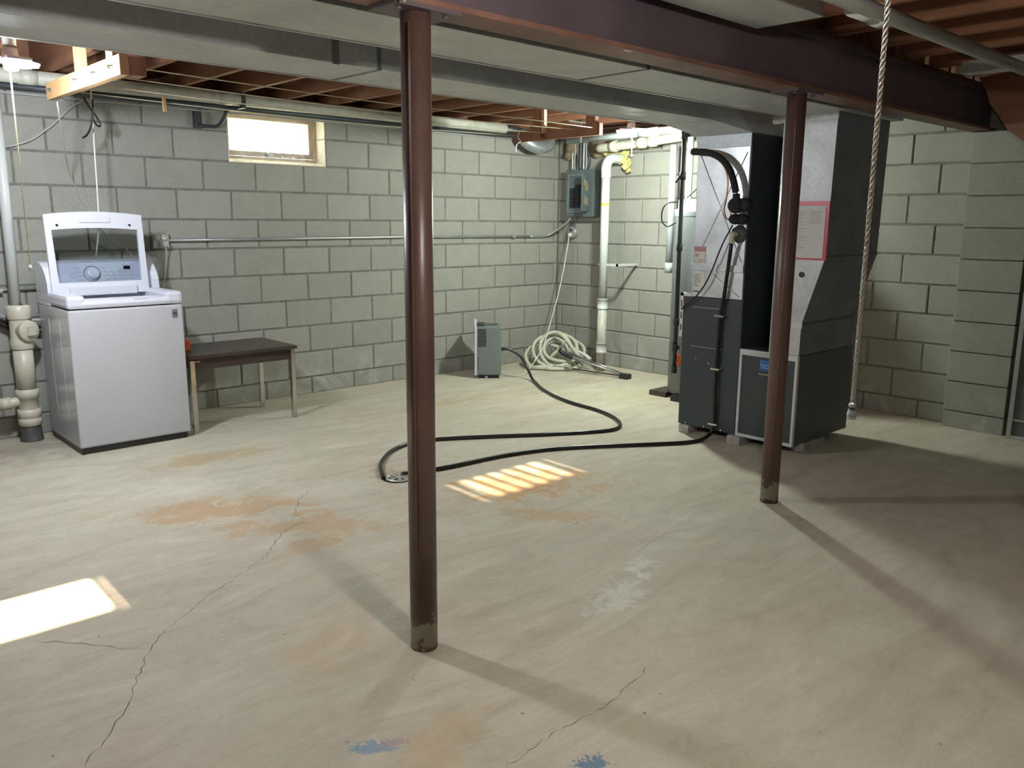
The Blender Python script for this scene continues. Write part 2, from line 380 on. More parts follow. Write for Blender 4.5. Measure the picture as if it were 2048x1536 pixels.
def text(name, body, size, org, right, up, mt, parent, depth=.0006):
    cu = bpy.data.curves.new(name, 'FONT'); cu.body = body; cu.size = size; cu.extrude = depth
    t = bpy.data.objects.new(name, cu); me = bpy.data.meshes.new_from_object(t)
    right, up = V(right).normalized(), V(up).normalized(); nn = right.cross(up); o = worldloc(parent)
    for v in me.vertices: v.co = V(org) + right*v.co.x + up*v.co.y + nn*v.co.z - o
    bpy.data.objects.remove(t); bpy.data.curves.remove(cu)
    me.materials.clear(); me.materials.append(mt); me.name = name
    return link(name, me, parent)

# ================================================================== THE ROOM
XW, YS = -8.2, -8.2           # far ends of the room behind the camera
ZT = 2.257                    # top of the block walls
HB, CH, Z0 = .4064, .2122, .1354
fl = obj('floor', MB().box((XW-.2, YS-.2, -.15), (.2, .2, 0)), M_FLOOR); struct(fl)
W1 = (-3.512, -2.697); W2 = (-6.05, -5.235); WZ = Z0+8*CH
mb = MB()
for x0, x1, z0, z1 in ((XW-.2, W2[0], 0, ZT), (W2[0], W2[1], 0, WZ), (W2[1], W1[0], 0, ZT), (W1[0], W1[1], 0, WZ), (W1[1], .2, 0, ZT)):
    mb.box((x0, .006, z0-.1), (x1, .2, z1))
wl = struct(obj('wall_left', mb, M_MORTAR))
wb = struct(obj('wall_back', MB().box((.006, YS-.2, -.1), (.2, .006, ZT)), M_MORTAR))
struct(obj('wall_right', MB().box((XW-.2, YS-.2, -.1), (.2, YS, ZT)), M_BLOCK))
struct(obj('wall_front', MB().box((XW-.2, YS, -.1), (XW, .006, ZT)), M_BLOCK))
sill = MB().box((XW-.2, .0, ZT), (.2, .2, 2.30)).box((.0, YS-.2, ZT), (.2, 0, 2.30))
struct(obj('trim_1', sill, M_SUBFLOOR))
rim = MB().box((XW-.2, .16, 2.30), (.2, .2, 2.56)).box((.16, YS-.2, 2.30), (.2, .16, 2.56)).box((XW-.2, YS-.2, ZT), (.16, YS-.02, 2.56)).box((XW-.2, YS-.02, ZT), (XW-.02, .16, 2.56))
struct(obj('trim_2', rim, M_JOIST))

BLK = {}
def block_mesh(wd, ht):
    k = (round(wd, 3), round(ht, 3))
    if k in BLK: return BLK[k]
    c = .005; a, b = wd/2, ht/2
    vs = [(x, .030, z) for x, z in ((-a, -b), (a, -b), (a, b), (-a, b))] + [(x, c, z) for x, z in ((-a, -b), (a, -b), (a, b), (-a, b))] + \
         [(x, 0, z) for x, z in ((-a+c, -b+c), (a-c, -b+c), (a-c, b-c), (-a+c, b-c))]
    fs = [(8, 9, 10, 11)] + [(i, (i+1) % 4, (i+1) % 4+4, i+4) for i in range(4)] + [(i+4, (i+1) % 4+4, (i+1) % 4+8, i+8) for i in range(4)]
    me = bpy.data.meshes.new('concrete_block'); me.from_pydata(vs, [], fs); me.materials.append(M_BLOCK); me.update(); BLK[k] = me; return me
def put_block(parent, c, wd, ht, rz):
    o = bpy.data.objects.new('concrete_block', block_mesh(wd, ht)); C.objects.link(o); o.parent = parent
    o.location = c; o.rotation_euler = (random.uniform(-.004, .004), 0, rz + random.uniform(-.004, .004))
J = .012
def course_wall(parent, along, off, lo, hi, parity, holes=()):
    for k in range(-1, 10):
        z0 = 0.0 if k < 0 else Z0+k*CH; z1 = Z0+(k+1)*CH
        ph = off + (0 if (k % 2) == parity else HB/2)
        s = ph - HB*3
        while s < hi:
            a, b = max(s, lo), min(s+HB, hi); s += HB
            segs = [(a, b)]
            for h0, h1, hz in holes:
                if z1 > hz+.05:
                    n = []
                    for p, q in segs:
                        if q <= h0 or p >= h1: n.append((p, q)); continue
                        if p < h0: n.append((p, h0+J/2))
                        if q > h1: n.append((h1-J/2, q))
                    segs = n
            for p, q in segs:
                if q-p < .045: continue
                jz = 0 if k < 0 else J/2
                wd, ht = q-p-J, (z1-J/2)-(z0+jz); pr = random.uniform(-.0015, .002)
                mid = (p+q)/2; zc = (z0+jz+z1-J/2)/2
                if along == 'x': put_block(parent, (-mid, -pr, zc), wd, ht, 0)
                else: put_block(parent, (-pr, -mid, zc), wd, ht, -PI/2)
course_wall(wl, 'x', .055, 0, 5.32, 1, [(-W1[1], -W1[0], WZ), (-W2[1], -W2[0], WZ)])
course_wall(wb, 'y', .2734, 0, 2.95, 0)
course_wall(wb, 'y', .2734, 3.25, 3.945, 0)
# pilaster: one block per course, carries the steel beam
pil = thing('block_pilaster', 'stacked concrete block pilaster proud of the back wall under the beam end', 'pilaster', (-.05, -4.14, 0))
obj('core', MB().box((-.094, -4.333, 0), (0, -3.952, 2.02)), M_MORTAR, pil)
for k in range(-1, 9):
    z0 = 0 if k < 0 else Z0-.018+k*CH; z1 = min(Z0-.018+(k+1)*CH, 2.02)
    b = obj('concrete_block', MB().box((-.103-random.uniform(0, .002), -4.339, z0+(.004 if k >= 0 else 0)), (.0, -3.945, z1-.004), .005), M_BLOCK, pil)

# joists, subfloor
ceil = struct(obj('ceiling', MB().box((XW-.2, YS-.2, 2.54), (.2, .2, 2.60)), M_SUBFLOOR))
jm = None; x = -4.31+.4064*10
while x > XW:
    for y0, y1 in ((.18, -3.96), (-4.0, YS)):
        if jm is None:
            jm = {}
        key = (y0, y1)
        if key not in jm:
            o = obj('joist', MB().box((x-.019, y0, 2.300), (x+.019, y1, 2.54)), M_JOIST, ceil, loc=(x, (y0+y1)/2, 2.42)); jm[key] = o
        else:
            o = jm[key].copy(); C.objects.link(o); o.location = (x, (y0+y1)/2, 2.42)
    x -= .4064
# ------------------------------------------------------------------ windows
def window(name, x0, x1, z0, parts=True):
    wn = bpy.data.objects.new(name, None); C.objects.link(wn); wn.location = ((x0+x1)/2, .1, z0); struct(wn)
    obj('window_sill', MB().prism([(x0, .0, z0-.004), (x0, .0, z0+.004), (x0, .13, z0+.036), (x0, .13, z0-.004)], (x1-x0, 0, 0)), M_REVEAL, wn)
    for a, b in ((x0, x0+.006), (x1-.006, x1)):
        obj('jamb', MB().box((a, .001, z0+CH+.003), (b, .13, ZT)).box((a, .001, z0), (b, .13, z0+CH-.003)), M_REVEAL, wn)
    obj('window_head', MB().box((x0, .0, ZT-.05), (x1, .19, ZT)), M_WINW, wn)
    zb, zt, y = z0+.032, ZT-.05, .125
    f = obj('window_frame', MB().box((x0+.006, y, zb), (x0+.03, y+.05, zt)).box((x1-.03, y, zb), (x1-.006, y+.05, zt))
            .box((x0+.03, y, zb), (x1-.03, y+.05, zb+.022)).box((x0+.03, y, zt-.016), (x1-.03, y+.05, zt)), M_WINW, wn)
    a, b, c, d, t = x0+.034, x1-.034, zb+.026, zt-.018, .036
    obj('sash', MB().box((a, y+.008, c), (a+t, y+.036, d)).box((b-t, y+.008, c), (b, y+.036, d)).box((a+t, y+.008, c), (b-t, y+.036, c+t)).box((a+t, y+.008, d-.026), (b-t, y+.036, d)), M_WINW, wn)
    obj('window_pane', MB().box((a+t-.004, y+.020, c+t-.004), (b-t+.004, y+.024, d-.022)), M_GLASS if parts else M_CLEANGLASS, wn)
    if parts:
        xm = (x0+x1)/2-.02
        obj('latch', MB().cyl((xm, y-.004, c+.012), (xm, y+.008, c+.012), .022, 14).box((xm-.008, y-.018, c+.004), (xm+.030, y-.006, c+.016), .003), M_FLEX, wn)
        obj('stay_arm', MB().tube([(xm+.10, y-.012, c+.002), (xm+.27, y-.012, c+.006)], .004, 6), M_CHROME, wn)
    return wn
window('window_1', *W1, WZ); window('window_2', *W2, WZ, False)
# added unseen slatted deck outside over the first window breaks the sun into bars
dk = thing('added_sunblocker', 'added unseen slatted deck outside above the small basement window', 'sunblocker', (-3.1, 1.4, 2.2))
for i in range(12):
    xx = -3.78+i*.105
    obj('slat', MB().box((xx-.024, .95, 3.0), (xx+.024, 2.3, 3.03)), M_BROWNWOOD, dk)
for yy in (.95, 2.25): obj('bearer', MB().box((-3.85, yy, 2.92), (-2.55, yy+.05, 3.0)), M_BROWNWOOD, dk)
for xx in (-3.80, -2.62): obj('sunblocker_post', MB().box((xx-.04, 2.20, 1.4), (xx+.04, 2.28, 2.92)), M_BROWNWOOD, dk)
struct(obj('ground', MB().box((-14, .2, 1.2), (6, 16, 1.45)), mat('lawn', (.16, .22, .09), .9, var=.4, vscale=3)))

# cracks in the slab: thin dark ribbons
def crack(pts, wd):
    mb = MB(); L = []
    for (a, b) in zip(pts[:-1], pts[1:]):
        for k in range(6): L.append(V(a).lerp(V(b), k/6))
    L.append(V(pts[-1])); n = len(L); vs = []
    for i, p in enumerate(L):
        d = (L[min(i+1, n-1)]-L[max(i-1, 0)]).normalized(); s = V((-d.y, d.x, 0))
        p = p + s*random.uniform(-.007, .007); h = wd*random.uniform(.25, 1.0)*(1 if 0 < i < n-1 else .2)
        vs += [(p.x+s.x*h, p.y+s.y*h, .0006), (p.x-s.x*h, p.y-s.y*h, .0006)]
    mb.add(vs, [(2*i, 2*i+2, 2*i+3, 2*i+1) for i in range(n-1)])
    obj('crack', mb, M_CRACK, fl)
crack([(-5.797, -3.895, 0), (-5.705, -3.801, 0), (-5.609, -3.674, 0), (-5.517, -3.514, 0), (-5.439, -3.384, 0), (-5.352, -3.285, 0), (-5.241, -3.207, 0), (-5.142, -3.129, 0), (-5.014, -3.065, 0), (-4.889, -2.981, 0), (-4.774, -2.908, 0), (-4.665, -2.776, 0), (-4.561, -2.686, 0), (-4.438, -2.638, 0)], .0016)
crack([(-4.438, -2.638, 0), (-4.44, -2.53, 0), (-4.408, -2.476, 0), (-4.315, -2.357, 0), (-4.164, -2.218, 0)], .0016)
crack([(-5.439, -3.384, 0), (-5.5, -3.325, 0), (-5.554, -3.244, 0), (-5.649, -3.135, 0), (-5.721, -3.056, 0)], .0014)
crack([(-4.976, -4.643, 0), (-4.874, -4.633, 0), (-4.767, -4.624, 0), (-4.65, -4.632, 0), (-4.553, -4.635, 0), (-4.417, -4.61, 0), (-4.294, -4.583, 0)], .0016)
crack([(-3.55, -3.95, 0), (-3.3, -3.9, 0), (-3.05, -3.98, 0)], .0010)
crack([(-2.05, -2.5, 0), (-1.9, -2.62, 0), (-1.75, -2.66, 0)], .0014)
crack([(-4.62, -3.15, 0), (-4.55, -3.30, 0), (-4.52, -3.5, 0)], .0010)

# ------------------------------------------------------------------ beam and posts
bmr = thing('steel_beam', 'brown painted steel beam running under the joists on the posts', 'beam', (-4, -3.985, 2.025))
obj('bottom_flange', MB().box((XW, -4.05, 2.025), (.0, -3.915, 2.043)), M_FLANGE, bmr)
obj('web', MB().box((XW, -4.008, 2.043), (.0, -3.958, 2.262)), M_BEAM, bmr)
obj('top_flange', MB().box((XW, -4.05, 2.262), (.0, -3.915, 2.28)), M_BEAM, bmr)
obj('nailer', MB().box((XW, -4.045, 2.28), (.0, -3.92, 2.30)), M_SUBFLOOR, bmr)
obj('paint_chip', MB().add([(-3.86, -4.046, 2.0247), (-3.84, -4.020, 2.0247), (-3.81, -4.025, 2.0247), (-3.815, -4.047, 2.0247)], [(0, 1, 2, 3)]), M_PAPER, bmr)
def post(x, label, rot):
    p = thing('steel_post', label, 'post', (x, -3.985, 0), 'steel posts under the beam')
    obj('column', MB().lathe((x, -3.985, 0), [(0, 0), (.0455, 0), (.0455, 1.0), (.0455, 2.012), (0, 2.012)], 32), M_POST, p)
    r = rot
    pl = [(x+a*math.cos(r)-b*math.sin(r), -3.985+a*math.sin(r)+b*math.cos(r), 2.012) for a, b in ((-.12, -.07), (.12, -.07), (.12, .07), (-.12, .07))]
    obj('cap_plate', MB().prism(pl, (0, 0, .013)), M_BEAM, p)
    for a in (-.085, .085):
        obj('bolt', MB().cyl((x+a, -4.02, 2.004), (x+a, -4.02, 2.013), .010, 6), M_BEAM, p)
    obj('weld_seam', MB().tube([(x-.044, -4.012, z) for z in (.35, .8, 1.2, 1.6, 1.98)], .0035, 6), M_POST, p)
post(-4.745, 'nearest brown steel post in the middle of the floor with worn grey foot', 0)
post(-2.520, 'brown steel post standing in front of the furnace filter cabinet', 0)

# ------------------------------------------------------------------ ducts
def duct(name, label, x0, x1, y0, y1, z0, z1, seams):
    d = thing(name, label, 'duct', ((x0+x1)/2, (y0+y1)/2, z0))
    n = len(seams); xs = [x0]+seams+[x1]
    for a, b in zip(xs[:-1], xs[1:]):
        obj('duct_section', MB().box((a+.001, y0, z0), (b-.001, y1, z1), .003), M_GALV, d)
    for s in seams:
        obj('seam_cleat', MB().box((s-.009, y0-.003, z0-.0025), (s+.009, y1+.003, z1)), M_BLUED, d)
    return d
dA = duct('supply_duct', 'long grey supply duct hanging nearest the clothesline', XW+.2, -1.95, -3.14, -2.785, 2.01, 2.24, [-6.6, -4.30])
obj('hem', MB().box((-7.9, -2.789, 2.006), (-2.0, -2.780, 2.012)), M_GALVB, dA)
obj('side_strap', MB().box((-4.515, -3.144, 2.006), (-4.485, -3.140, 2.24)), M_BLUED, dA)
obj('transition', MB().add([(-1.95, -2.785, 2.01), (-1.95, -3.14, 2.01), (-1.66, -3.235, 1.955), (-1.66, -2.835, 1.955), (-1.95, -2.785, 2.24), (-1.95, -3.14, 2.24), (-1.0, -3.235, 2.24), (-1.0, -2.835, 2.24), (-1.0, -3.235, 1.955), (-1.0, -2.835, 1.955)],
    [(0, 1, 2, 3), (3, 2, 8, 9), (4, 7, 6, 5), (0, 4, 5, 1), (8, 6, 7, 9), (1, 5, 6, 8, 2), (0, 3, 9, 7, 4)]), M_GALV, dA)
dB = duct('return_duct', 'long grey return duct hanging close beside the steel beam', XW+.2, -.92, -3.82, -3.43, 2.035, 2.25, [-6.9, -3.44])
obj('hem', MB().box((-7.9, -3.436, 2.031), (-1.0, -3.424, 2.037)), M_GALVB, dB)
dC = duct('branch_duct', 'short grey metal duct on the near side of the beam under the joists', -7.2, -3.09, -4.39, -4.10, 2.20, 2.297, [-5.2])

# ------------------------------------------------------------------ furnace
f = thing('furnace', 'charcoal furnace with bright metal coil case and refrigerant lines on brick feet', 'furnace', (-1.3, -3.0, .05))
X0, X1 = -1.65, -1.0
obj('cabinet', MB().box((X0, -3.222, .055), (X1, -2.778, .930), .004), M_CHAR, f)
for za, zb in ((.925, .905), (.655, .64)):
    pass
obj('panel_crease', MB().box((X0-.0015, -3.10, .862), (X0, -2.855, .8655)), M_GREYINK, f)
obj('panel_crease', MB().box((X0-.0015, -3.10, .600), (X0, -2.855, .6035)), M_GREYINK, f)
for y, z in ((-2.90, .52), (-3.0, .50), (-3.10, .485), (-2.84, .068), (-2.99, .068), (-3.12, .068)):
    obj('screw', MB().cyl((X0-.004, y, z), (X0, y, z), .006, 8), M_CHROME, f)
coil = obj('coil_case', MB().box((X0, -3.220, .934), (X1, -2.838, 1.955), .004), M_GALVB, f)
obj('rail', MB().box((X0-.010, -3.222, 1.105), (X0, -2.832, 1.150), .003), M_GALVB, coil)
obj('rail', MB().box((X0-.008, -3.226, 1.875), (X0, -2.830, 1.955), .003), M_GALV, coil)
for a, b in (((-2.86, 1.84), (-3.20, 1.17)), ((-3.20, 1.84), (-2.86, 1.17)), ((-2.99, 1.09), (-3.20, .95))):
    obj('cross_break', MB().tube([(X0-.0005, a[0], a[1]), (X0-.0005, b[0], b[1])], .0035, 4), M_GALVB, coil)
obj('side_sheet', MB().box((X0+.002, -3.2275, .060), (X1, -3.2225, 1.95)), M_CHAR, f)
obj('angle_strip', MB().box((X0-.004, -2.778, .655), (X0+.03, -2.755, .952)).box((X0-.004, -2.84, .932), (X0+.004, -2.755, .952)), M_PAPER, f)
for z in (.72, .80, .88): obj('slot', MB().box((X0-.0055, -2.770, z-.022), (X0-.004, -2.762, z+.022)), M_BLACK, f)
# stickers on the coil case
lab = obj('warning_label', MB().box((X0-.002, -2.935, 1.158), (X0, -2.845, 1.262)), M_PAPER, f, 'small pink and white warning label')
obj('print', MB().box((X0-.0026, -2.932, 1.228), (X0-.002, -2.848, 1.257)), M_PINK, lab)
for a in ((-2.935, 1.158, -2.932, 1.262), (-2.848, 1.158, -2.845, 1.262), (-2.935, 1.158, -2.845, 1.161), (-2.935, 1.259, -2.845, 1.262), (-2.872, 1.195, -2.856, 1.215), (-2.915, 1.175, -2.880, 1.179), (-2.92, 1.165, -2.880, 1.169)):
    obj('print', MB().box((X0-.0027, a[0], a[1]), (X0-.002, a[2], a[3])), M_PINK, lab)
lab = obj('rating_label', MB().box((X0-.002, -2.935, .955), (X0, -2.845, 1.092)), M_PAPER, f, 'tall white rating label')
for i in range(10):
    z = 1.080-i*.0085; obj('print', MB().box((X0-.0026, -2.858-(.0 if i % 4 else -.006)-random.uniform(.02, .06), z-.0016), (X0-.002, -2.852, z+.0016)), M_INK, lab)
obj('print', MB().box((X0-.0026, -2.898, .962), (X0-.002, -2.852, .974)), M_INK, lab)
obj('print', MB().cyl((X0-.0026, -2.918, .990), (X0-.002, -2.918, .990), .006, 10), M_INK, lab)
# refrigerant lines, drain hose, wiring
obj('line_insulation', MB().tube([(-1.45, -2.800, 1.880), (-1.60, -2.805, 1.870), (-1.71, -2.84, 1.857), (-1.725, -2.955, 1.847), (-1.725, -3.049, 1.812), (-1.725, -3.118, 1.749), (-1.725, -3.156, 1.673), (-1.72, -3.176, 1.600)], .021, 12), M_FOAM, f)
obj('copper_stub', MB().cyl((-1.72, -3.176, 1.605), (-1.715, -3.179, 1.572), .012, 10), M_CHROME, f)
obj('foam_wrap', MB().ball((-1.70, -3.170, 1.520), (.045, .055, .050), 14).ball((-1.68, -3.22, 1.525), (.040, .05, .043), 12).cyl((-1.715, -3.178, 1.53), (-1.715, -3.178, 1.59), .022, 12), M_FOAM, f)
obj('foam_wrap', MB().ball((-1.69, -3.165, 1.437), (.038, .045, .034), 14).ball((-1.675, -3.205, 1.438), (.034, .045, .034), 12), M_FOAM, f)
obj('liquid_line', MB().tube([(-1.50, -2.81, 1.885), (-1.69, -2.86, 1.872), (-1.70, -2.973, 1.838), (-1.70, -3.049, 1.783), (-1.70, -3.099, 1.691), (-1.70, -3.099, 1.569), (-1.695, -3.083, 1.493), (-1.69, -3.105, 1.437), (-1.68, -3.15, 1.437)], .005, 8), M_COPPER, f)
dp = obj('drain_boss', MB().lathe((X0-.0, -3.175, 1.345), [(.0, .022), (.052, .018), (.058, .0)], 9, axis=(-1, 0, 0)), M_IRON, f)
obj('drain_fitting', MB().tube([(-1.665, -3.165, 1.345), (-1.705, -3.165, 1.345), (-1.712, -3.160, 1.325), (-1.705, -3.157, 1.295)], .017, 10), M_CREAM, f)
for y, z in ((-3.083, .823), (-3.075, .475), (-3.079, .106)):
    obj('hose_clip', MB().box((-1.694, y-.034, z-.007), (X0-.0, y+.034, z+.007), .003), M_CHROME, f)
# filter cabinet and return drop
fc = obj('filter_cabinet', MB().box((X0+.02, -3.630, .060), (-.93, -3.232, .622), .003), M_CHARSIDE, f)
obj('access_door', MB().box((X0+.008, -3.612, .075), (X0+.02, -3.25, .59)), M_CHAR, fc)
for nm, a, b in (('frame_bar', (-3.630, .0745), (-3.614, .5895)), ('frame_bar', (-3.246, .0745), (-3.230, .5895)), ('frame_bar', (-3.630, .055), (-3.230, .074)), ('frame_bar', (-3.630, .590), (-3.230, .625))):
    obj(nm, MB().box((X0-.002, a[0], a[1]), (X0+.022, b[0], b[1])), M_PAPER if False else M_PVC, fc)
obj('door_pull', MB().box((X0+.000, -3.50, .478), (X0+.008, -3.37, .484)), M_CHROME, fc)
bl = obj('brand_label', MB().box((X0+.003, -3.50, .505), (X0+.008, -3.373, .570), .002), M_BLUE, fc, 'blue label with white lettering')
text('lettering', 'Clean Comfort', .0175, (X0+.0025, -3.378, .534), (0, -1, 0), (0, 0, 1), M_PAPER, fc)
obj('print', MB().box((X0+.0022, -3.478, .5215), (X0+.003, -3.383, .5245)), M_PAPER, fc)
text('marking', '<- 20X25X5', .028, (X0-.0026, -3.310, .597), (0, -1, 0), (0, 0, 1), M_GREYINK, fc)
rd = obj('return_drop', MB().add([(X0, -3.44, .627), (X0, -3.632, .627), (X0, -3.634, .82), (X0, -3.752, 1.22), (X0, -3.762, 2.036), (X0, -3.44, 2.036),
    (-.98, -3.44, .627), (-.98, -3.632, .627), (-.98, -3.634, .82), (-.98, -3.752, 1.22), (-.98, -3.762, 2.036), (-.98, -3.44, 2.036)],
    [(0, 1, 2, 3, 4, 5), (11, 10, 9, 8, 7, 6), (0, 6, 7, 1), (5, 4, 10, 11), (0, 5, 11, 6)]), M_GALVD, f)
obj('return_side', MB().add([(X0+.002, -3.633, .627), (X0+.002, -3.635, .82), (X0+.002, -3.753, 1.22), (X0+.002, -3.763, 2.036), (-.975, -3.633, .627), (-.975, -3.635, .82), (-.975, -3.753, 1.22), (-.975, -3.763, 2.036)],
    [(0, 1, 5, 4), (1, 2, 6, 5), (2, 3, 7, 6)]), M_BLUED, rd)
obj('side_seam', MB().box((X0, -3.757, 1.222), (-.975, -3.752, 1.230)).box((X0, -3.640, .815), (-.975, -3.632, .824)), M_CHARSIDE, rd)
obj('flange', MB().box((X0-.008, -3.642, .795), (X0+.0, -3.435, .828)), M_PVC, rd)
obj('edge_strip', MB().box((X0-.004, -3.442, .627), (X0, -3.434, 2.0)), M_PVC, rd)
obj('port_plug', MB().cyl((X0-.006, -3.613, 1.115), (X0, -3.613, 1.115), .017, 16), M_BLACK, rd)
obj('drop_collar', MB().box((X0-.006, -3.768, 1.995), (X0, -3.36, 2.036)), M_GALV, rd)
obj('tape_patch', MB().box((X0-.008, -3.42, 1.99), (X0-.003, -3.37, 2.02)), M_PAPER, rd)
# dark backing stands in for shade in the gap between the two towers
obj('gap_backing', MB().box((-1.12, -3.434, .63), (-1.05, -3.23, 2.0)), M_CHAR, f)
# document pouch taped to the return drop
dp = thing('document_pouch', 'clear plastic pouch with red edges holding a printed sheet on the return drop', 'pouch', (-1.655, -3.66, 1.2))
px = X0-.003
obj('sheet', MB().box((px-.0012, -3.735, 1.215), (px, -3.475, 1.500)), M_PAPER, dp)
for a in ((-3.757, 1.212, -3.740, 1.516), (-3.46, 1.212, -3.447, 1.516), (-3.757, 1.204, -3.447, 1.212), (-3.757, 1.516, -3.447, 1.541)):
    obj('red_edge', MB().box((px-.003, a[0], a[1]), (px+.001, a[2], a[3])), M_RED, dp)
pr = MB()
for i in range(24):
    z = 1.482-i*.0098
    if i not in (5, 9, 13, 18): pr.box((px-.0016, -3.585-random.uniform(0, .045), z-.0016), (px-.0012, -3.50, z+.0016))
    if i < 8: pr.box((px-.0016, -3.72+random.uniform(0, .012), z-.0016), (px-.0012, -3.64, z+.0016))
obj('print', pr, M_GREYINK, dp)
obj('film', MB().add([(px-.0026, -3.745, 1.208), (px-.0026, -3.455, 1.208), (px-.0026, -3.455, 1.530), (px-.0026, -3.745, 1.530)], [(0, 1, 2, 3)]), M_FILM, dp)
# brick feet
for i, (a, b, lb) in enumerate((((-1.665, -2.875), (-1.45, -2.795), 'pale brick under the left front corner of the furnace'), ((-1.685, -3.285), (-1.47, -3.19), 'pale brick under the furnace between its two cabinets'),
                                ((-1.52, -3.645), (-1.25, -3.52), 'grey brick under the right side of the filter cabinet'))):
    tag(obj('foot_brick', MB().box((a[0], a[1], 0), (b[0], b[1], .055), .004), M_BRICK, loc=((a[0]+b[0])/2, (a[1]+b[1])/2, 0)), lb, 'brick', 'bricks carrying the furnace')
# ------------------------------------------------------------------ hoses on the floor
hz = .013
tag(obj('condensate_hose', MB().tube([(-1.706, -3.157, 1.285), (-1.690, -3.137, 1.183), (-1.675, -3.102, .928), (-1.672, -3.083, .823), (-1.674, -3.080, .634), (-1.672, -3.075, .475), (-1.678, -3.078, .302), (-1.672, -3.079, .106), (-1.70, -3.065, .035), (-1.80, -3.062, hz), (-1.934, -3.023, hz), (-2.123, -2.905, hz), (-2.401, -2.724, hz), (-2.691, -2.562, hz), (-3.031, -2.471, hz), (-3.396, -2.442, hz), (-3.62, -2.395, hz), (-3.69, -2.38, .016)], .0125, 10), M_RUBBER),
    'black hose clipped down the furnace front and across to the floor drain', 'hose', 'black drain hoses')
tag(obj('dehumidifier_hose', MB().tube([(-1.270, -.545, .272), (-1.22, -.58, .268), (-1.14, -.655, .205), (-1.12, -.73, .10), (-1.16, -.83, .026), (-1.25, -.98, hz), (-1.387, -1.192, hz), (-1.514, -1.462, hz), (-1.60, -1.74, hz), (-1.63, -1.985, hz), (-1.70, -2.215, hz), (-1.82, -2.40, hz), (-1.95, -2.49, hz), (-2.10, -2.475, hz), (-2.424, -2.30, hz), (-2.736, -2.10, hz), (-3.049, -1.915, hz), (-3.262, -1.868, hz), (-3.441, -1.929, hz), (-3.60, -2.06, hz), (-3.70, -2.18, hz), (-3.775, -2.31, .014), (-3.80, -2.36, .006)], .0125, 10), M_RUBBER),
    'black hose looping from the dehumidifier over the floor to the drain', 'hose', 'black drain hoses')
dr = thing('floor_drain', 'round metal floor drain cover where the black hoses end', 'drain', (-3.725, -2.395, 0))
obj('drain_pit', MB().cyl((-3.728, -2.392, .0004), (-3.728, -2.392, .0012), .086, 28), M_BLACK, dr)
c = V((-3.722, -2.398, 0)); mbg = MB().lathe(c, [(.060, .004), (.066, .012), (.076, .012), (.078, .004)], 28)
for k in range(8):
    a = 2*PI*k/8+.2; d = V((math.cos(a), math.sin(a), 0)); s = V((-d.y, d.x, 0))
    mbg.prism([c+d*.018-s*.004+V((0, 0, .005)), c+d*.062-s*.013+V((0, 0, .005)), c+d*.062+s*.013+V((0, 0, .005)), c+d*.018+s*.004+V((0, 0, .005))], (0, 0, .007))
mbg.cyl(c+V((0, 0, .005)), c+V((0, 0, .012)), .02, 16)
obj('grate', mbg, M_GRATE, dr)

# ------------------------------------------------------------------ washing machine
wm = thing('washing_machine', 'white top-loading washing machine with its glass lid open', 'washing machine', (-4.56, -.42, 0))
a0, a1, b0, b1 = -4.897, -4.222, -.752, -.115
obj('plinth', MB().box((a0+.012, b0+.012, 0), (a1-.02, b1, .042), .004), M_BLACK, wm)
body = obj('body', MB().box((a0, b0, .040), (a1, b1, .880), .012), M_WHITE, wm)
tp = MB()
# top shell: rim with rounded front, opening in the middle
tp.box((a0-.002, b0-.004, .884), (a0+.10, b1, .965), .022).box((a1-.10, b0-.004, .884), (a1+.002, b1, .965), .022)
tp.box((a0+.06, b0-.006, .884), (a1-.06, b0+.15, .935), .022).box((a0+.06, b1-.20, .884), (a1-.06, b1, .95), .01)
obj('top_rim', tp, M_WPLAS, wm)
obj('tub_opening', MB().box((a0+.10, b0+.15, .82), (a1-.10, b1-.20, .884)), M_BLACK, wm)
obj('tub_ring', MB().lathe((-4.56, -.46, .86), [(.225, -.2), (.225, .04), (.19, .055), (.18, .04), (.18, -.2)], 32), M_FLEX, wm)
obj('lid_latch', MB().box((-4.52, b0-.004, .925), (-4.43, b0+.03, .940), .004), M_WPLAS, wm)
con = obj('console', MB().prism([(a0+.02, -.26, .955), (a0+.02, -.235, .975), (a0+.02, -.185, 1.13), (a0+.02, -.12, 1.145), (a0+.02, -.115, .88), (a0+.02, -.26, .88)], (a1-a0-.04, 0, 0)), M_CONSOLE, wm)
for x0, x1 in ((a0-.001, a0+.075), (a1-.045, a1+.001)):
    obj('console_cheek', MB().prism([(x0, -.378, .94), (x0, -.372, 1.02), (x0, -.35, 1.065), (x0, -.30, 1.112), (x0, -.24, 1.138), (x0, -.17, 1.145), (x0, -.125, 1.125), (x0, -.115, 1.09), (x0, -.115, .88), (x0, -.378, .88)], (x1-x0, 0, 0)), M_WPLAS, wm)
cn = V((0, -.155, .05)).normalized(); cu = V((0, .05, .155)).normalized()
def onc(x, t, off=.0): return V((x, -.235, .975)) + cu*t + cn*off
k = obj('dial', MB().lathe(onc(-4.585, .088), [(.052, .001), (.052, .004), (.048, .004), (.048, .001)], 28, axis=cn), M_INK, con)
obj('dial_knob', MB().lathe(onc(-4.583, .088), [(.040, 0), (.037, .024), (.030, .028), (0, .028)], 28, axis=cn), M_WPLAS, con)
def panelrect(name, x, t, wd, ht, mt, off=.0012):
    p = [onc(x-wd/2, t-ht/2), onc(x+wd/2, t-ht/2), onc(x+wd/2, t+ht/2), onc(x-wd/2, t+ht/2)]
    return obj(name, MB().prism(p, cn*off), mt, con)
panelrect('display', -4.362, .122, .042, .024, M_DISPLAY)
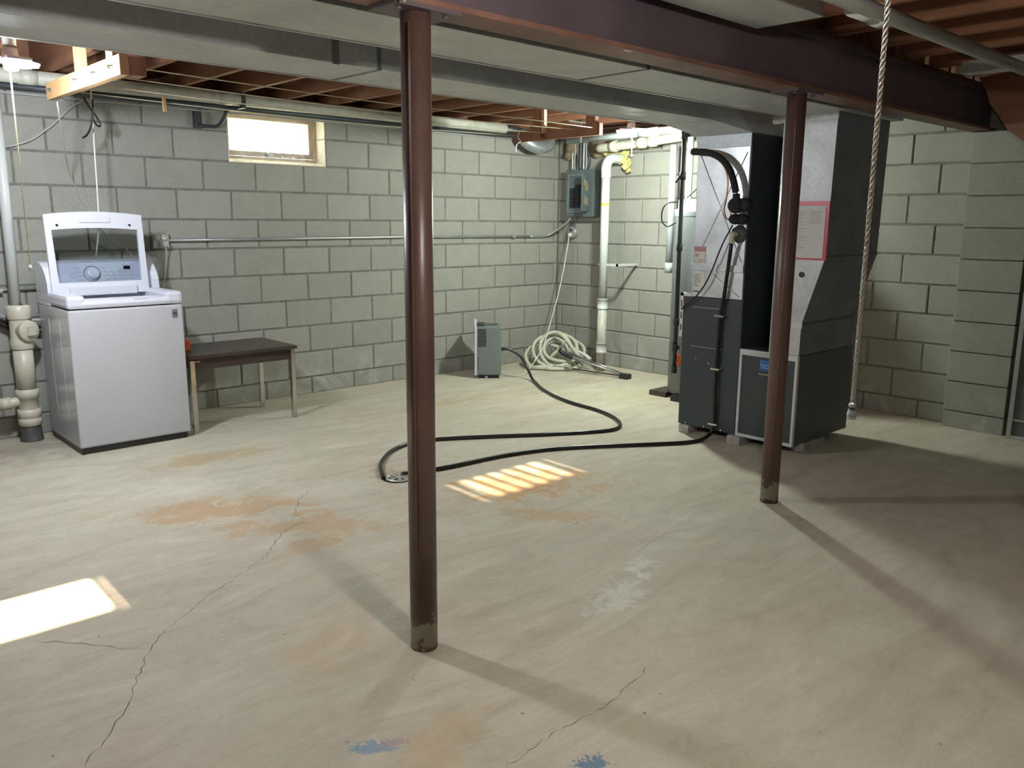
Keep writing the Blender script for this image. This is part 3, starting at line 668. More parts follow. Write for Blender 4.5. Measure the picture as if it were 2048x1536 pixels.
for (x, t) in ((-4.672, .125), (-4.662, .100), (-4.655, .074), (-4.652, .048), (-4.512, .127), (-4.508, .100), (-4.502, .074), (-4.495, .048)):
    panelrect('cycle_marking', x, t, .03, .0035, M_GREYINK)
for i in range(3):
    for j in range(4): panelrect('button_marking', -4.452+j*.037, .095-i*.024, .014, .0035, M_GREYINK)
for x in (-4.70, -4.470): obj('button_ring', MB().lathe(onc(x, .083), [(.017, .0), (.017, .002), (.0155, .002), (.0155, 0)], 20, axis=cn), M_GREYINK, con)
panelrect('brand_marking', -4.80, .035, .035, .005, M_GREYINK); panelrect('brand_marking', -4.33, .030, .045, .004, M_GREYINK)
obj('console_groove', MB().box((a0+.05, -.262, .958), (a1-.05, -.245, .963)), M_GREYINK, con)
# open lid: arched white frame round a glass panel, leaning back a little
lx0, lx1 = -4.880, -4.300; hy, hz2 = -.385, .945
def lidp(u, t, off=0.0):       # u 0..1 across, t metres up along the lid
    return V((lx0+(lx1-lx0)*u, hy+t*.10-off*.995, hz2+t*.995-off*.10))
def lidframe(nu=14):
    mb = MB(); out = []; inn = []
    top = lambda u: .495+.020*(1-(2*u-1)**2); itop = lambda u: .398+.016*(1-(2*u-1)**2)
    for i in range(nu+1): u = i/nu; out.append((u, top(u)))
    o = [(0, 0)] + out + [(1, 0)]
    i0, i1 = .062, .942
    inn = [(i0+.012, .075)] + [(i0+(i1-i0)*i/nu, itop(i0+(i1-i0)*i/nu)) for i in range(nu+1)] + [(i1-.012, .075)]
    n = len(o); vs = []
    for off in (0, .026):
        for u, t in o: vs.append(lidp(u, t, off))
        for u, t in inn: vs.append(lidp(u, t, off))
    fs = []
    for base in (0, 2*n):
        for q in range(n): fs.append((base+q, base+(q+1) % n, base+n+(q+1) % n, base+n+q))
    for q in range(n):
        fs.append((q, (q+1) % n, (q+1) % n+2*n, q+2*n)); fs.append((n+q, n+(q+1) % n, n+(q+1) % n+2*n, n+q+2*n))
    return mb.add(vs, fs), inn
lf, inn = lidframe(); lid = obj('lid', lf, M_WPLAS, wm)
obj('lid_glass', MB().prism([lidp(u, t, .010) for u, t in inn], (0, -.004, 0)), M_CLEAR, lid)
obj('lid_handle', MB().box(lidp(.34, .448, .034), lidp(.66, .478, .02), .006), M_WPLAS, lid)
for u in (.12, .86): obj('lid_bumper', MB().cyl(lidp(u, .432, .034), lidp(u, .432, .02), .007, 10), M_BLACK, lid)
obj('lid_foot', MB().box(lidp(.16, -.005, .045), lidp(.86, .055, .02), .008), M_WPLAS, lid)
wl_ = obj('warning_strip', MB().box(lidp(.24, .030, .047), lidp(.66, .052, .0445)), M_PAPER, lid, 'white warning strip with orange band')
obj('orange_band', MB().box(lidp(.24, .046, .0478), lidp(.66, .052, .046)), M_ORANGE, wl_)
obj('lid_badge', MB().box(lidp(.68, .032, .047), lidp(.80, .052, .0445)), M_GREYINK, lid)
lg = obj('front_badge', MB().box((-4.291, b0-.003, .798), (-4.259, b0, .850)), M_INK, wm, 'small grey badge with ring emblem')
obj('badge_ring', MB().lathe((-4.271, b0-.003, .823), [(.009, 0), (.009, .0015), (.0055, .0015), (.0055, 0)], 18, axis=(0, -1, 0)), M_BLACK, lg)
obj('badge_bar', MB().box((-4.287, b0-.0045, .815), (-4.2845, b0-.003, .833)), M_BLACK, lg)
for y in (-.33, -.56): obj('side_emboss', MB().tube([(a0+.0015, y, .80), (a0+.0015, y, .45), (a0+.0015, y-.02, .14)], .003, 6), M_WHITE, wm)

# ------------------------------------------------------------------ low table
tb = thing('low_table', 'low dark laminate table with chrome legs beside the washer', 'table', (-3.8, -.44, 0))
obj('tabletop', MB().box((-4.20, -.712, .505), (-3.405, -.165, .530), .004), M_TABLE, tb)
obj('apron', MB().box((-4.15, -.686, .43), (-3.452, -.664, .505)).box((-4.15, -.212, .43), (-3.452, -.19, .505)).box((-3.474, -.664, .43), (-3.452, -.212, .505)).box((-4.15, -.664, .43), (-4.128, -.212, .505)), M_TABLE, tb)
for x, y in ((-4.165, -.690), (-3.438, -.690), (-4.165, -.215), (-3.452, -.215)):
    obj('leg', MB().box((x-.016, y-.016, 0), (x+.016, y+.016, .498), .003), M_CHROME, tb)
obj('leg_bracket', MB().box((-4.15, -.710, .486), (-4.115, -.688, .492)), M_CHROME, tb)
tag(obj('orange_block', MB().box((-4.145, -.47, .530), (-4.075, -.42, .605), .006), M_ORANGE, loc=(-4.11, -.445, .53)), 'small orange block on the table against the washer', 'block')

# ------------------------------------------------------------------ dehumidifier
A, B = V((.75, -.66, 0)).normalized(), V((.66, .75, 0)).normalized(); O = V((-1.462, -.402, 0))
dh = thing('dehumidifier', 'grey portable dehumidifier with white front near the corner', 'dehumidifier', O + A*.12 + B*.14)
Bs = (A, B)
obj('housing', MB().box((.012, 0, .032), (.235, .29, .478), .012, Bs, O), M_PEWTER, dh)
obj('front_cover', MB().prism([O+A*q+V((0, 0, z)) for q, z in ((-.008, .03), (.014, .03), (.014, .46), (.008, .505), (-.010, .515), (-.004, .46))], B*.29), M_WPLAS, dh)
obj('control_panel', MB().box((.012, .03, .478), (.085, .26, .486), .002, Bs, O), M_BLACK, dh)
obj('top_grip', MB().box((.09, .07, .477), (.20, .22, .483), .003, Bs, O), M_CHARSIDE, dh)
for i in range(11):
    z = .448-i*.0148
    obj('vent_slot', MB().box((.022, -.0015, z-.0042), (.098, .002, z+.0042), 0, Bs, O), M_BLACK, dh)
obj('base', MB().box((.03, .02, .0), (.21, .27, .034), 0, Bs, O), M_BLACK, dh)
obj('caster', MB().cyl(O+A*.10+V((0, 0, .012))-B*.002, O+A*.10+V((0, 0, .012))+B*.02, .011, 12), M_GREYC, dh)
obj('side_recess', MB().box((.016, -.0012, .09), (.028, .002, .20), 0, Bs, O), M_CHARSIDE, dh)
obj('drain_port', MB().cyl(O+A*.23+V((0, 0, .272))+B*.03, O+A*.26+V((0, 0, .272))+B*.03, .014, 12), M_BLACK, dh)

# ------------------------------------------------------------------ vacuum hose coil and wand in the corner
pts = []
ex, ev, uz = V((.74, -.67, 0)), V((.67, .74, 0)), V((0, 0, 1))
cc0 = V((-.50, -.47, 0))
loops = ((.275, .20, 3, .018, .00, 0), (.235, .20, 24, .055, -.06, .02), (.215, .19, 46, .115, -.07, .05), (.175, .18, 60, .165, -.02, .05), (.160, .185, 66, .175, .03, .03), (.20, .15, 40, .16, .10, .09))
for li, (ra, rb, tl, cz, sx_, sv_) in enumerate(loops):
    for k in range(13):
        a_ = 2*PI*k/13 - 1.9; f_ = k/13
        nx = loops[min(li+1, len(loops)-1)]
        L_ = lambda q: loops[li][q]*(1-f_)+nx[q]*f_
        t_ = math.radians(L_(2))
        p = cc0 + ex*(L_(4)+L_(0)*math.cos(a_)) + (ev*math.cos(t_)+uz*math.sin(t_))*(L_(1)*math.sin(a_)) + ev*L_(5) + uz*L_(3)
        p.x = min(p.x, -.03); p.y = min(p.y, -.03); p.z = max(p.z, .0195); pts.append(p)
pts += [cc0+ex*.12+uz*.30-ev*.02, cc0+ex*.02+uz*.335+ev*.0, cc0+ex*.07+uz*.33-ev*.10, cc0+ex*.16+uz*.22-ev*.14, cc0+ex*.235+uz*.12-ev*.16]
tag(obj('vacuum_hose', MB().tube(pts, .0185, 10, smooth=3), M_VHOSE), 'cream vacuum hose coiled on the floor in the room corner', 'vacuum hose')
wd = thing('vacuum_wand', 'metal vacuum wand with black brush end lying over the coiled hose', 'vacuum wand', (-.42, -1.0, 0))
obj('wand_tube', MB().tube([(-.60, -.70, .17), (-.45, -1.28, .035)], .011, 10, smooth=0), M_CONDUIT, wd)
obj('wand_tube', MB().tube([(-.56, -.69, .19), (-.44, -1.28, .045)], .008, 8, smooth=0), M_CHROME, wd)
obj('brush_head', MB().box((-.47, -1.36, .0), (-.40, -1.26, .05), .012), M_BLACK, wd)
obj('wand_grip', MB().tube([(-.615, -.645, .21), (-.60, -.70, .17), (-.58, -.78, .15)], .022, 10), M_BLACK, wd)
tag(obj('hose_fitting', MB().tube([(-.42, -.60, .19), (-.36, -.72, .15), (-.34, -.80, .10)], .02, 8).box((-.44, -.66, .16), (-.39, -.60, .21), .008), M_PVC, loc=(-.39, -.68, .1)), 'cream plastic handle fitting lying in the coiled vacuum hose', 'fitting')
tag(obj('wand_rod', MB().tube([(-.50, -.62, .02), (-.43, -.95, .012), (-.36, -1.30, .010)], .006, 6), M_BLACK, loc=(-.43, -.95, 0)), 'thin black rod on the floor under the vacuum wand', 'rod')

# ------------------------------------------------------------------ electrical panel in the corner
ep = thing('electrical_panel', 'grey breaker panel with open door beside the room corner', 'electrical panel', (-.06, -.40, 1.465))
obj('box', MB().box((-.10, -.575, 1.468), (-.004, -.225, 1.90)), M_PANEL, ep)
obj('cover', MB().box((-.118, -.583, 1.458), (-.10, -.215, 1.91), .004), M_PANEL, ep)
for r_ in ((-.252, 1.5115, -.246, 1.8585), (-.432, 1.5115, -.426, 1.8585), (-.432, 1.505, -.246, 1.511), (-.432, 1.859, -.246, 1.865), (-.275, 1.528, -.271, 1.842), (-.275, 1.528, -.42, 1.532)):
    obj('trim_ring', MB().box((-.122, r_[2], r_[1]), (-.117, r_[0], r_[3])), M_CONDUIT, ep)
obj('dead_front', MB().box((-.121, -.424, 1.532), (-.116, -.276, 1.845), .002), M_PANEL, ep)
for ya, yb, z0, z1 in ((-.290, -.346, 1.545, 1.735), (-.356, -.414, 1.545, 1.768)):
    k = int((z1-z0)/.0245)
    for i in range(k):
        z = z0+(z1-z0)*i/k
        br = obj('breaker', MB().box((-.136, yb, z+.001), (-.12, ya, z+(z1-z0)/k-.001), .002), M_BREAK, ep)
        obj('toggle', MB().box((-.143, (ya+yb)/2-.008, z+.008), (-.136, (ya+yb)/2+.008, z+.015)), M_DARKPIPE, br)
lf_ = [(-.118, -.530), (-.285, -.592), (-.2875, -.5845), (-.1205, -.5225)]
obj('panel_door_leaf', MB().prism([(x, y, 1.512) for x, y in lf_], (0, 0, .350)), M_PANEL, ep)
d_ = V((-.167, -.062, 0)).normalized(); n_ = V((d_.y, -d_.x, 0)); n_ = n_ if n_.dot(V((-.7, -.7, 0))) > 0 else -n_
h_ = V((-.118, -.530, 0))
for t0, t1, z0, z1, mt in ((.03, .145, 1.70, 1.81, M_TAN), (.03, .125, 1.56, 1.66, M_TAN)):
    obj('circuit_chart', MB().prism([h_+d_*t0+V((0, 0, z0)), h_+d_*t1+V((0, 0, z0+.02)), h_+d_*t1+V((0, 0, z1)), h_+d_*t0+V((0, 0, z1-.03))], n_*.0012), mt, ep)
for y, z in ((-.245, 1.73), (-.53, 1.68)): obj('screw', MB().cyl((-.123, y, z), (-.118, y, z), .006, 8), M_CHROME, ep)
for i, (y, mt, r) in enumerate(((-.245, M_CONDUIT, .010), (-.285, M_GREYC, .006), (-.315, M_GREYC, .006), (-.352, M_DARKPIPE, .020), (-.395, M_CONDUIT, .010), (-.425, M_GREYC, .006), (-.455, M_BLACK, .005))):
    q = (.0, .012, -.01, 0, 0, -.008, -.03)[i]
    tag(obj('panel_feed', MB().tube([(-.06, y, 1.905), (-.06, y+q, 1.98), (-.06, y+q*.3, 2.10), (-.06, y, 2.28)], r, 10), mt, loc=(-.06, y, 1.905)), ('steel conduit at the far left of the feeds above the breaker panel', 'first thin grey cable right of the leftmost panel conduit', 'thin grey cable just left of the thick dark panel conduit', 'thick dark conduit rising from the breaker panel to the joists', 'steel conduit just right of the thick dark panel conduit', 'thin grey cable beside the black wire above the breaker panel', 'black looped wire at the right of the breaker panel top')[i], 'cable' if r < .008 else 'conduit', 'feeds above the breaker panel')
# conduit run along the left wall and receptacles
tag(obj('wall_conduit', MB().tube([(-4.02, -.020, 1.262), (-3.0, -.018, 1.266), (-1.9, -.018, 1.270), (-.42, -.018, 1.262)], .0115, 10, smooth=0)
        .tube([(-.42, -.018, 1.262), (-.25, -.020, 1.262), (-.16, -.05, 1.285), (-.105, -.14, 1.35), (-.085, -.235, 1.42), (-.075, -.25, 1.47)], .0115, 10)
        .box((-.66, -.036, 1.248), (-.62, 0, 1.276), .004), M_CONDUIT), 'thin steel conduit running along the block wall to the breaker panel', 'conduit')
ob = thing('outlet_box', 'grey metal double outlet box on the block wall behind the washer', 'outlet', (-4.07, -.02, 1.21))
obj('box', MB().box((-4.12, -.048, 1.208), (-4.012, -.0, 1.322), .006), M_CONDUIT, ob)
for x in (-4.092, -4.045):
    r = obj('receptacle', MB().cyl((x, -.048, 1.285), (x, -.053, 1.285), .018, 14), M_OUTLET, ob)
    for d in (-.006, .006): obj('slot', MB().box((x+d-.0015, -.0545, 1.286), (x+d+.0015, -.0528, 1.295)), M_BLACK, r)
obj('plug', MB().box((-4.058, -.075, 1.218), (-4.024, -.048, 1.258), .010), M_GREYC, ob)
obj('power_cord', MB().tube([(-4.04, -.062, 1.22), (-4.038, -.045, 1.15), (-4.05, -.035, 1.03), (-4.075, -.045, .94), (-4.13, -.07, .80), (-4.24, -.10, .72)], .005, 8), M_GREYC, wm, 'grey power cord')
bag = MB(); random.seed(3)
vs = [(-4.155+.05*(i % 4)/3+.012*(i//4)+random.uniform(-.008, .008), -.03+random.uniform(-.02, .015), 1.06+.035*(i//4)+random.uniform(-.006, .006)) for i in range(16)]
bag.add(vs, [(r*4+c, r*4+c+1, r*4+c+5, r*4+c+4) for r in range(3) for c in range(3)])
tag(obj('plastic_bag', bag, M_FILM, loc=(-4.13, -.03, 1.06)), 'small crumpled clear plastic bag hanging beside the outlet box', 'bag')
orr = thing('corner_outlet', 'grey octagonal outlet box with a cord plugged in below the breaker panel', 'outlet', (-.04, -.235, 1.24))
obj('box', MB().lathe((-.0, -.235, 1.305), [(.062, .0), (.062, .045), (.054, .050), (0, .050)], 8, axis=(-1, 0, 0)), M_CONDUIT, orr)
obj('socket', MB().box((-.055, -.250, 1.315), (-.05, -.222, 1.340)), M_BLACK, orr)
obj('plug', MB().box((-.085, -.248, 1.262), (-.05, -.224, 1.298), .008), M_CORD, orr)
obj('power_cord', MB().tube([(-.083, -.238, 1.268), (-.10, -.245, 1.20), (-.16, -.26, 1.0), (-.28, -.30, .72), (-.42, -.34, .46), (-.62, -.42, .20), (-.85, -.50, .06), (-1.0, -.56, .008), (-1.12, -.56, .006), (-1.20, -.50, .03), (-1.235, -.465, .06)], .0045, 8), M_CORD, dh, 'white power cord')

# ------------------------------------------------------------------ pipes by the corner
pv = thing('drain_standpipe', 'white vertical drain pipe standing off the back wall by the corner', 'pipe', (-.295, -.89, 0))
obj('upper_pipe', MB().cyl((-.295, -.89, .62), (-.295, -.89, 1.87), .039, 20), M_PVC, pv)
obj('lower_pipe', MB().cyl((-.295, -.89, 0), (-.295, -.89, .66), .044, 20), M_DIRTY, pv)
for z0, z1 in ((.60, .70), (.18, .28)):
    obj('coupling', MB().lathe((-.295, -.89, z0), [(.050, 0), (.053, .012), (.049, .014), (.049, z1-z0-.014), (.053, z1-z0-.012), (.050, z1-z0)], 20), M_PVC, pv)
obj('elbow', MB().lathe((-.295, -.89, 1.81), [(.046, 0), (.046, .06)], 20).tube([(-.295, -.89, 1.86), (-.292, -.89, 1.92), (-.25, -.89, 1.975), (-.17, -.89, 1.99), (-.0, -.89, 1.99)], .045, 16), M_PVC, pv)
obj('yellow_sticker', MB().lathe((-.295, -.89, 1.555), [(.0396, 0), (.0396, .028)], 20), M_YLAB, pv)
obj('pipe_strap', MB().box((-.30, -1.06, 1.005), (-.285, -.83, 1.028)).box((-.30, -1.06, 1.005), (-.0, -1.045, 1.028)), M_PVC, pv)
def TUFT():
    mb = MB(); rr = random.Random(5)
    for i in range(110):
        t = rr.random(); y = -.70-.29*t+rr.uniform(-.03, .03); z = 2.055-.02*math.sin(t*3)-.14*max(0, t-.35)/.65*rr.random()*1.4+rr.uniform(-.015, .015)
        mb.ball((-.055-rr.uniform(0, .06), y, z), (rr.uniform(.010, .024), rr.uniform(.011, .027), rr.uniform(.010, .022)), 8)
    return mb
tag(obj('insulation_tuft', TUFT(), M_YELLOW, loc=(-.06, -.8, 1.95)), 'yellow insulation tuft stuffed round the pipe elbow at the back wall', 'insulation')
for i, (y0, y1) in enumerate(((-.12, -.30), (-.44, -.72))):
    tag(obj('insulation_batt', MB().ball((-.03, (y0+y1)/2, 2.12), (.05, abs(y1-y0)/2, .10), 12).ball((-.04, (y0+y1)/2+.03, 2.06), (.04, .06, .05), 10), M_TAN, loc=(-.03, (y0+y1)/2, 2.05)), 'dirty brown insulation on the wall top ' + ('in the corner left of the panel conduits' if i == 0 else 'right of the panel conduits'), 'insulation')
gy = thing('grey_overhead_pipe', 'grey-white plastic pipe running under the joists behind the corner light', 'pipe', (-.46, -1.3, 2.13))
obj('pipe_run', MB().cyl((-.42, -.52, 2.150), (-.50, -2.05, 2.165), .030, 16), M_PVCG, gy)
obj('coupling', MB().cyl((-.462, -1.40, 2.1585), (-.478, -1.60, 2.1605), .037, 16), M_PVCG, gy)
for y in (-.75, -1.75): obj('pipe_hanger', MB().box((-.655, y-.01, 2.29), (-.40, y+.01, 2.30)).box((-.455-.04, y-.01, 2.12), (-.455-.036, y+.01, 2.295)), M_FLEX, gy)
cp = thing('cream_overhead_pipe', 'cream plastic drain pipe with couplings running under the joists by the back wall', 'pipe', (-.25, -1.3, 2.05))
obj('pipe_run', MB().tube([(.0, -.72, 2.085), (-.15, -.72, 2.085), (-.24, -.76, 2.085), (-.25, -.86, 2.087), (-.25, -1.2, 2.10), (-.25, -1.70, 2.13)], .040, 16), M_CREAM, cp)
for y, z in ((-.90, 2.089), (-1.22, 2.102), (-1.34, 2.108)): obj('coupling', MB().cyl((-.25, y, z), (-.25, y-.07, z+.003), .050, 18), M_CREAM, cp)
tag(obj('blue_white_riser', MB().cyl((-.2, -1.573, 1.03), (-.2, -1.573, 2.07), .031, 16).cyl((-.2, -1.573, .97), (-.2, -1.573, 1.06), .034, 16), M_PVCG, loc=(-.2, -1.573, 1.0)), 'pale vertical pipe on the back wall left of the water heater', 'pipe')
tag(obj('cream_riser', MB().cyl((-.2, -1.747, 1.0), (-.2, -1.747, 2.25), .028, 16), M_PVC, loc=(-.2, -1.747, 1.0)), 'white vertical pipe behind the water heater reaching up to the joists', 'pipe')
fd = thing('foil_elbow', 'crinkled foil duct elbow under the far clothesline bar', 'duct', (-.45, -.2, 2.1))
obj('elbow', MB().tube([(-.66, -.12, 2.24), (-.62, -.16, 2.16), (-.53, -.19, 2.115), (-.42, -.2, 2.115), (-.32, -.19, 2.16), (-.28, -.16, 2.26)], .062, 16), M_FLEX, fd)
for t in ((-.60, -.17, 2.145), (-.53, -.19, 2.115), (-.45, -.2, 2.108)): obj('rib', MB().ball(t, (.02, .064, .064), 12), M_FLEX, fd)

# ------------------------------------------------------------------ water heater and gas pipe
wh = thing('water_heater', 'grey cylindrical water heater hidden behind the furnace', 'water heater', (-.62, -2.23, .05))
obj('tank', MB().lathe((-.62, -2.23, .052), [(0, 0), (.245, 0), (.25, .015), (.25, 1.43), (.245, 1.44), (0, 1.44)], 40), M_TANK, wh)
obj('top_cap', MB().lathe((-.62, -2.23, 1.49), [(.252, -.03), (.256, 0), (.256, .02), (.225, .03), (.225, .095), (.21, .10), (0, .10)], 40), M_TANKT, wh)
obj('rating_label', MB().lathe((-.62, -2.23, 1.36), [(.2515, 0), (.2515, .07)], 40), M_TANKT, wh) if False else None
obj('front_label', MB().box((-.80, -2.42, 1.34), (-.795, -2.40, 1.42)), M_PAPER, wh)
obj('access_plate', MB().box((-.83, -2.38, .18), (-.79, -2.30, .42)), M_TANKT, wh) if False else None
obj('hot_outlet', MB().cyl((-.70, -2.33, 1.59), (-.70, -2.33, 1.64), .016, 12).cyl((-.70, -2.33, 1.64), (-.70, -2.33, 1.78), .011, 12), M_COPPER, wh)
obj('relief_tube', MB().tube([(-.80, -2.08, 1.57), (-.86, -2.02, 1.56), (-.87, -1.98, 1.50), (-.865, -1.98, 1.42), (-.84, -2.02, 1.38), (-.82, -2.09, 1.42)], .006, 8), M_BLACK, wh)
tag(obj('heater_board', MB().box((-.83, -2.06, 0), (-.55, -1.89, .042), .003), M_TABLE, loc=(-.7, -1.98, 0)), 'dark brown wood board on the floor under the left edge of the water heater', 'board', 'boards under the water heater')
tag(obj('heater_board', MB().box((-.90, -2.50, 0), (-.40, -2.16, .050), .003), M_BLACK, loc=(-.65, -2.33, 0)), 'dark wood board under the middle of the water heater', 'board', 'boards under the water heater')
gp = thing('gas_pipe', 'black iron gas pipe dropping beside the furnace in front of the water heater', 'pipe', (-1.478, -2.60, .36))
obj('pipe_run', MB().cyl((-1.478, -2.60, .36), (-1.478, -2.60, 2.26), .0145, 12), M_BLACK, gp)
for z in (.36, .52, .70, 1.22, 1.70, 1.97): obj('fitting', MB().cyl((-1.478, -2.60, z), (-1.478, -2.60, z+.05), .021, 10), M_BLACK, gp)
obj('branch', MB().cyl((-1.478, -2.60, .545), (-1.478, -2.775, .545), .012, 10), M_CHROME, gp)
obj('shutoff_handle', MB().tube([(-1.478, -2.60, 1.72), (-1.50, -2.585, 1.715), (-1.505, -2.565, 1.68)], .007, 8), M_BLACK, gp)
obj('tag_disc', MB().cyl((-1.462, -2.632, .455), (-1.455, -2.628, .455), .042, 20), M_ORANGE, gp)
obj('side_stub', MB().cyl((-1.478, -2.60, 1.99), (-1.478, -2.80, 1.99), .012, 10), M_CHROME, gp)
tag(obj('gas_cable', MB().tube([(-1.46, -2.63, 1.58), (-1.46, -2.66, 1.60), (-1.45, -2.72, 1.65), (-1.44, -2.76, 1.67)], .004, 6), M_BLACK), 'short black cable between gas pipe and furnace', 'cable')
tag(obj('furnace_wire', MB().tube([(-1.690, -3.148, 1.400), (-1.690, -3.079, 1.275), (-1.690, -3.015, 1.115), (-1.690, -2.964, 1.016), (-1.685, -2.891, .929), (-1.670, -2.799, .866), (-1.66, -2.772, .84)], .005, 8), M_RUBBER), 'thin black wire curving across the bright coil case', 'wire')

# ------------------------------------------------------------------ overhead pipes on the left wall
op = thing('overhead_drain_pipe', 'long pale plastic pipe under the joists along the window wall', 'pipe', (-3, -.2, 2.2))
obj('pipe_run', MB().cyl((-6.2, -.2, 2.252), (-.93, -.2, 2.247), .043, 20), M_DIRTY, op)
for x in (-4.9, -3.66, -2.0): obj('coupling', MB().cyl((x, -.2, 2.25), (x+.10, -.2, 2.25), .046, 20), M_DIRTY, op)
obj('hanger', MB().box((-3.50, -.25, 2.19), (-3.475, -.15, 2.30)), M_DARKPIPE, op)
obj('inner_pipe', MB().cyl((-.94, -.2, 2.247), (-.74, -.2, 2.245), .026, 14), M_DARKPIPE, op)
tag(obj('black_overhead_pipe', MB().cyl((-6.2, -.12, 2.200), (-.74, -.12, 2.203), .024, 14), M_DARKPIPE, loc=(-3.4, -.1, 2.17)), 'black iron pipe running below the pale overhead pipe on the window wall', 'pipe')
tag(obj('overhead_cable', MB().tube([(-6.2, -.05, 2.170), (-4.4, -.05, 2.168), (-2.6, -.05, 2.175), (-.7, -.05, 2.178)], .006, 8), M_GREYC, loc=(-3.4, -.05, 2.14)), 'thin grey cable strung along the wall above the window', 'cable')
tag(obj('copper_overhead_pipe', MB().cyl((-6.2, -.045, 2.225), (-.7, -.045, 2.223), .010, 12), M_CONDUIT, loc=(-3.4, -.06, 2.21)), 'slim grey pipe running between the black pipe and the block wall', 'pipe')
tag(obj('elbow_conduit', MB().tube([(-3.545, -.09, 2.182), (-3.56, -.06, 2.13), (-3.60, -.045, 2.075), (-3.68, -.035, 2.068), (-3.735, -.03, 2.072)], .013, 10)
        .box((-3.765, -.035, 2.05), (-3.725, 0, 2.18), .003), M_DARKPIPE, loc=(-3.65, -.05, 2.05)), 'dark curved conduit elbow left of the window', 'conduit')

# ------------------------------------------------------------------ soil stack at the left edge
X, Y = -5.018, -.145
st = thing('soil_stack', 'cream plastic drain stack with round cleanout cap left of the washer', 'pipe', (X, Y, 0))
obj('vent_pipe', MB().cyl((X-.012, Y, .86), (X-.005, Y, 2.172), .031, 20), M_PVC, st)
obj('vent_print', MB().box((X-.005, Y-.0332, .95), (X+.004, Y-.031, 1.60)), M_GREYINK, st) if False else None
obj('collar', MB().lathe((X, Y, .79), [(.066, 0), (.070, .01), (.070, .075), (.060, .085), (.034, .088)], 24), M_CREAM, st)
obj('wye_body', MB().lathe((X, Y, .60), [(.063, 0), (.068, .02), (.066, .05), (.060, .07), (.060, .20)], 24), M_CREAM, st)
cd = V((.42, -.91, 0)); cc = V((X, Y, .715))
cl = obj('cleanout_cap', MB().lathe(cc, [(.056, .02), (.062, .055), (.066, .06), (.066, .082), (.062, .086), (0, .086)], 28, axis=cd), M_CREAM, st)
sx = V((cd.y, -cd.x, 0)).normalized()
obj('cap_square', MB().prism([cc+cd*.08+sx*a+V((0, 0, b)) for a, b in ((-.025, -.025), (.025, -.025), (.025, .025), (-.025, .025))], cd*.028), M_CREAM, cl)
obj('stack_pipe', MB().cyl((X, Y, .32), (X, Y, .61), .057, 24), M_CREAM, st)
obj('tee', MB().lathe((X, Y, .20), [(.058, 0), (.058, .08), (.067, .085), (.067, .135), (.058, .14)], 24).tube([(X-.7, Y+.02, .255), (X-.16, Y+.005, .255), (X-.05, Y, .265)], .034, 14).cyl((X-.16, Y+.005, .255), (X-.10, Y, .258), .040, 16), M_CREAM, st)
obj('lower_coupling', MB().lathe((X, Y, .10), [(.060, 0), (.068, .005), (.068, .05), (.064, .053), (.068, .056), (.068, .11), (.060, .112)], 24), M_CREAM, st)
obj('iron_hub', MB().lathe((X, Y, 0), [(.068, 0), (.066, .03), (.060, .04), (.060, .10), (.055, .11)], 24), M_IRON, st)
tag(obj('low_wall_conduit', MB().cyl((-5.6, -.022, .962), (-4.6, -.022, .966), .009, 10).box((-5.10, -.045, .945), (-5.07, 0, .965), .003), M_CONDUIT, loc=(-5.0, -.02, .95)), 'thin pale conduit on the wall behind the drain stack', 'conduit')
for i, dz in enumerate((0, .035, .065)):
    tag(obj('washer_hose', MB().tube([(-5.35, -.06, .93-dz), (-5.16, -.055, .845-dz), (-5.04, -.045, .775-dz), (-4.9, -.06, .765-dz), (-4.8, -.09, .76-dz)], .011, 8), (M_GREYC, M_RUBBER, M_RUBBER)[i]), ('grey', 'black upper', 'black lower')[i]+' water hose sagging behind the drain stack to the washer', 'hose')

# ------------------------------------------------------------------ clothesline bars and lines
nb = thing('clothesline_bar', 'fresh pale lumber clothesline bar hanging under the joists', 'clothesline bar', (-4.9, -1.4, 2.05), 'clothesline bars')
obj('bar', MB().box((-4.92, -2.01, 2.05), (-4.88, -.835, 2.139), .003), M_LUMBER, nb)
for y in (-1.27, -1.76): obj('hanger', MB().box((-4.88, y-.045, 2.06), (-4.842, y+.045, 2.32), .002), M_LUMBER, nb)
obj('corner_block', MB().box((-4.88, -2.0, 2.055), (-4.80, -1.90, 2.135), .002), M_BROWNWOOD, nb)
for y in (-.93, -1.38, -1.66, -1.9): obj('screw_hook', MB().tube([(-4.921, y, 2.10), (-4.935, y, 2.098), (-4.94, y-.012, 2.092), (-4.932, y-.016, 2.085)], .003, 6), M_IRON, nb)
fb = thing('clothesline_bar', 'brown wooden clothesline bar hanging beside the corner light', 'clothesline bar', (-1.42, -1.4, 2.05), 'clothesline bars')
obj('bar', MB().box((-1.44, -1.80, 2.05), (-1.40, -.87, 2.139), .003), M_BROWNWOOD, fb)
for y in (-1.17, -1.745): obj('hanger', MB().box((-1.478, y-.045, 2.06), (-1.44, y+.045, 2.30), .002), M_BROWNWOOD, fb)
obj('pale_batten', MB().box((-1.474, -1.255, 2.10), (-1.445, -1.22, 2.30), .002), M_LUMBER, fb)
obj('knot', MB().tube([(-1.445, -.95, 2.14), (-1.455, -.935, 2.09), (-1.45, -.96, 2.055), (-1.452, -.915, 2.03), (-1.452, -.905, 1.97)], .004, 6), M_CORD, fb)
ys = (-1.93, -1.60, -1.25, -.92); w4 = ('nearest the duct', 'second from the duct', 'third from the duct', 'nearest the window wall')
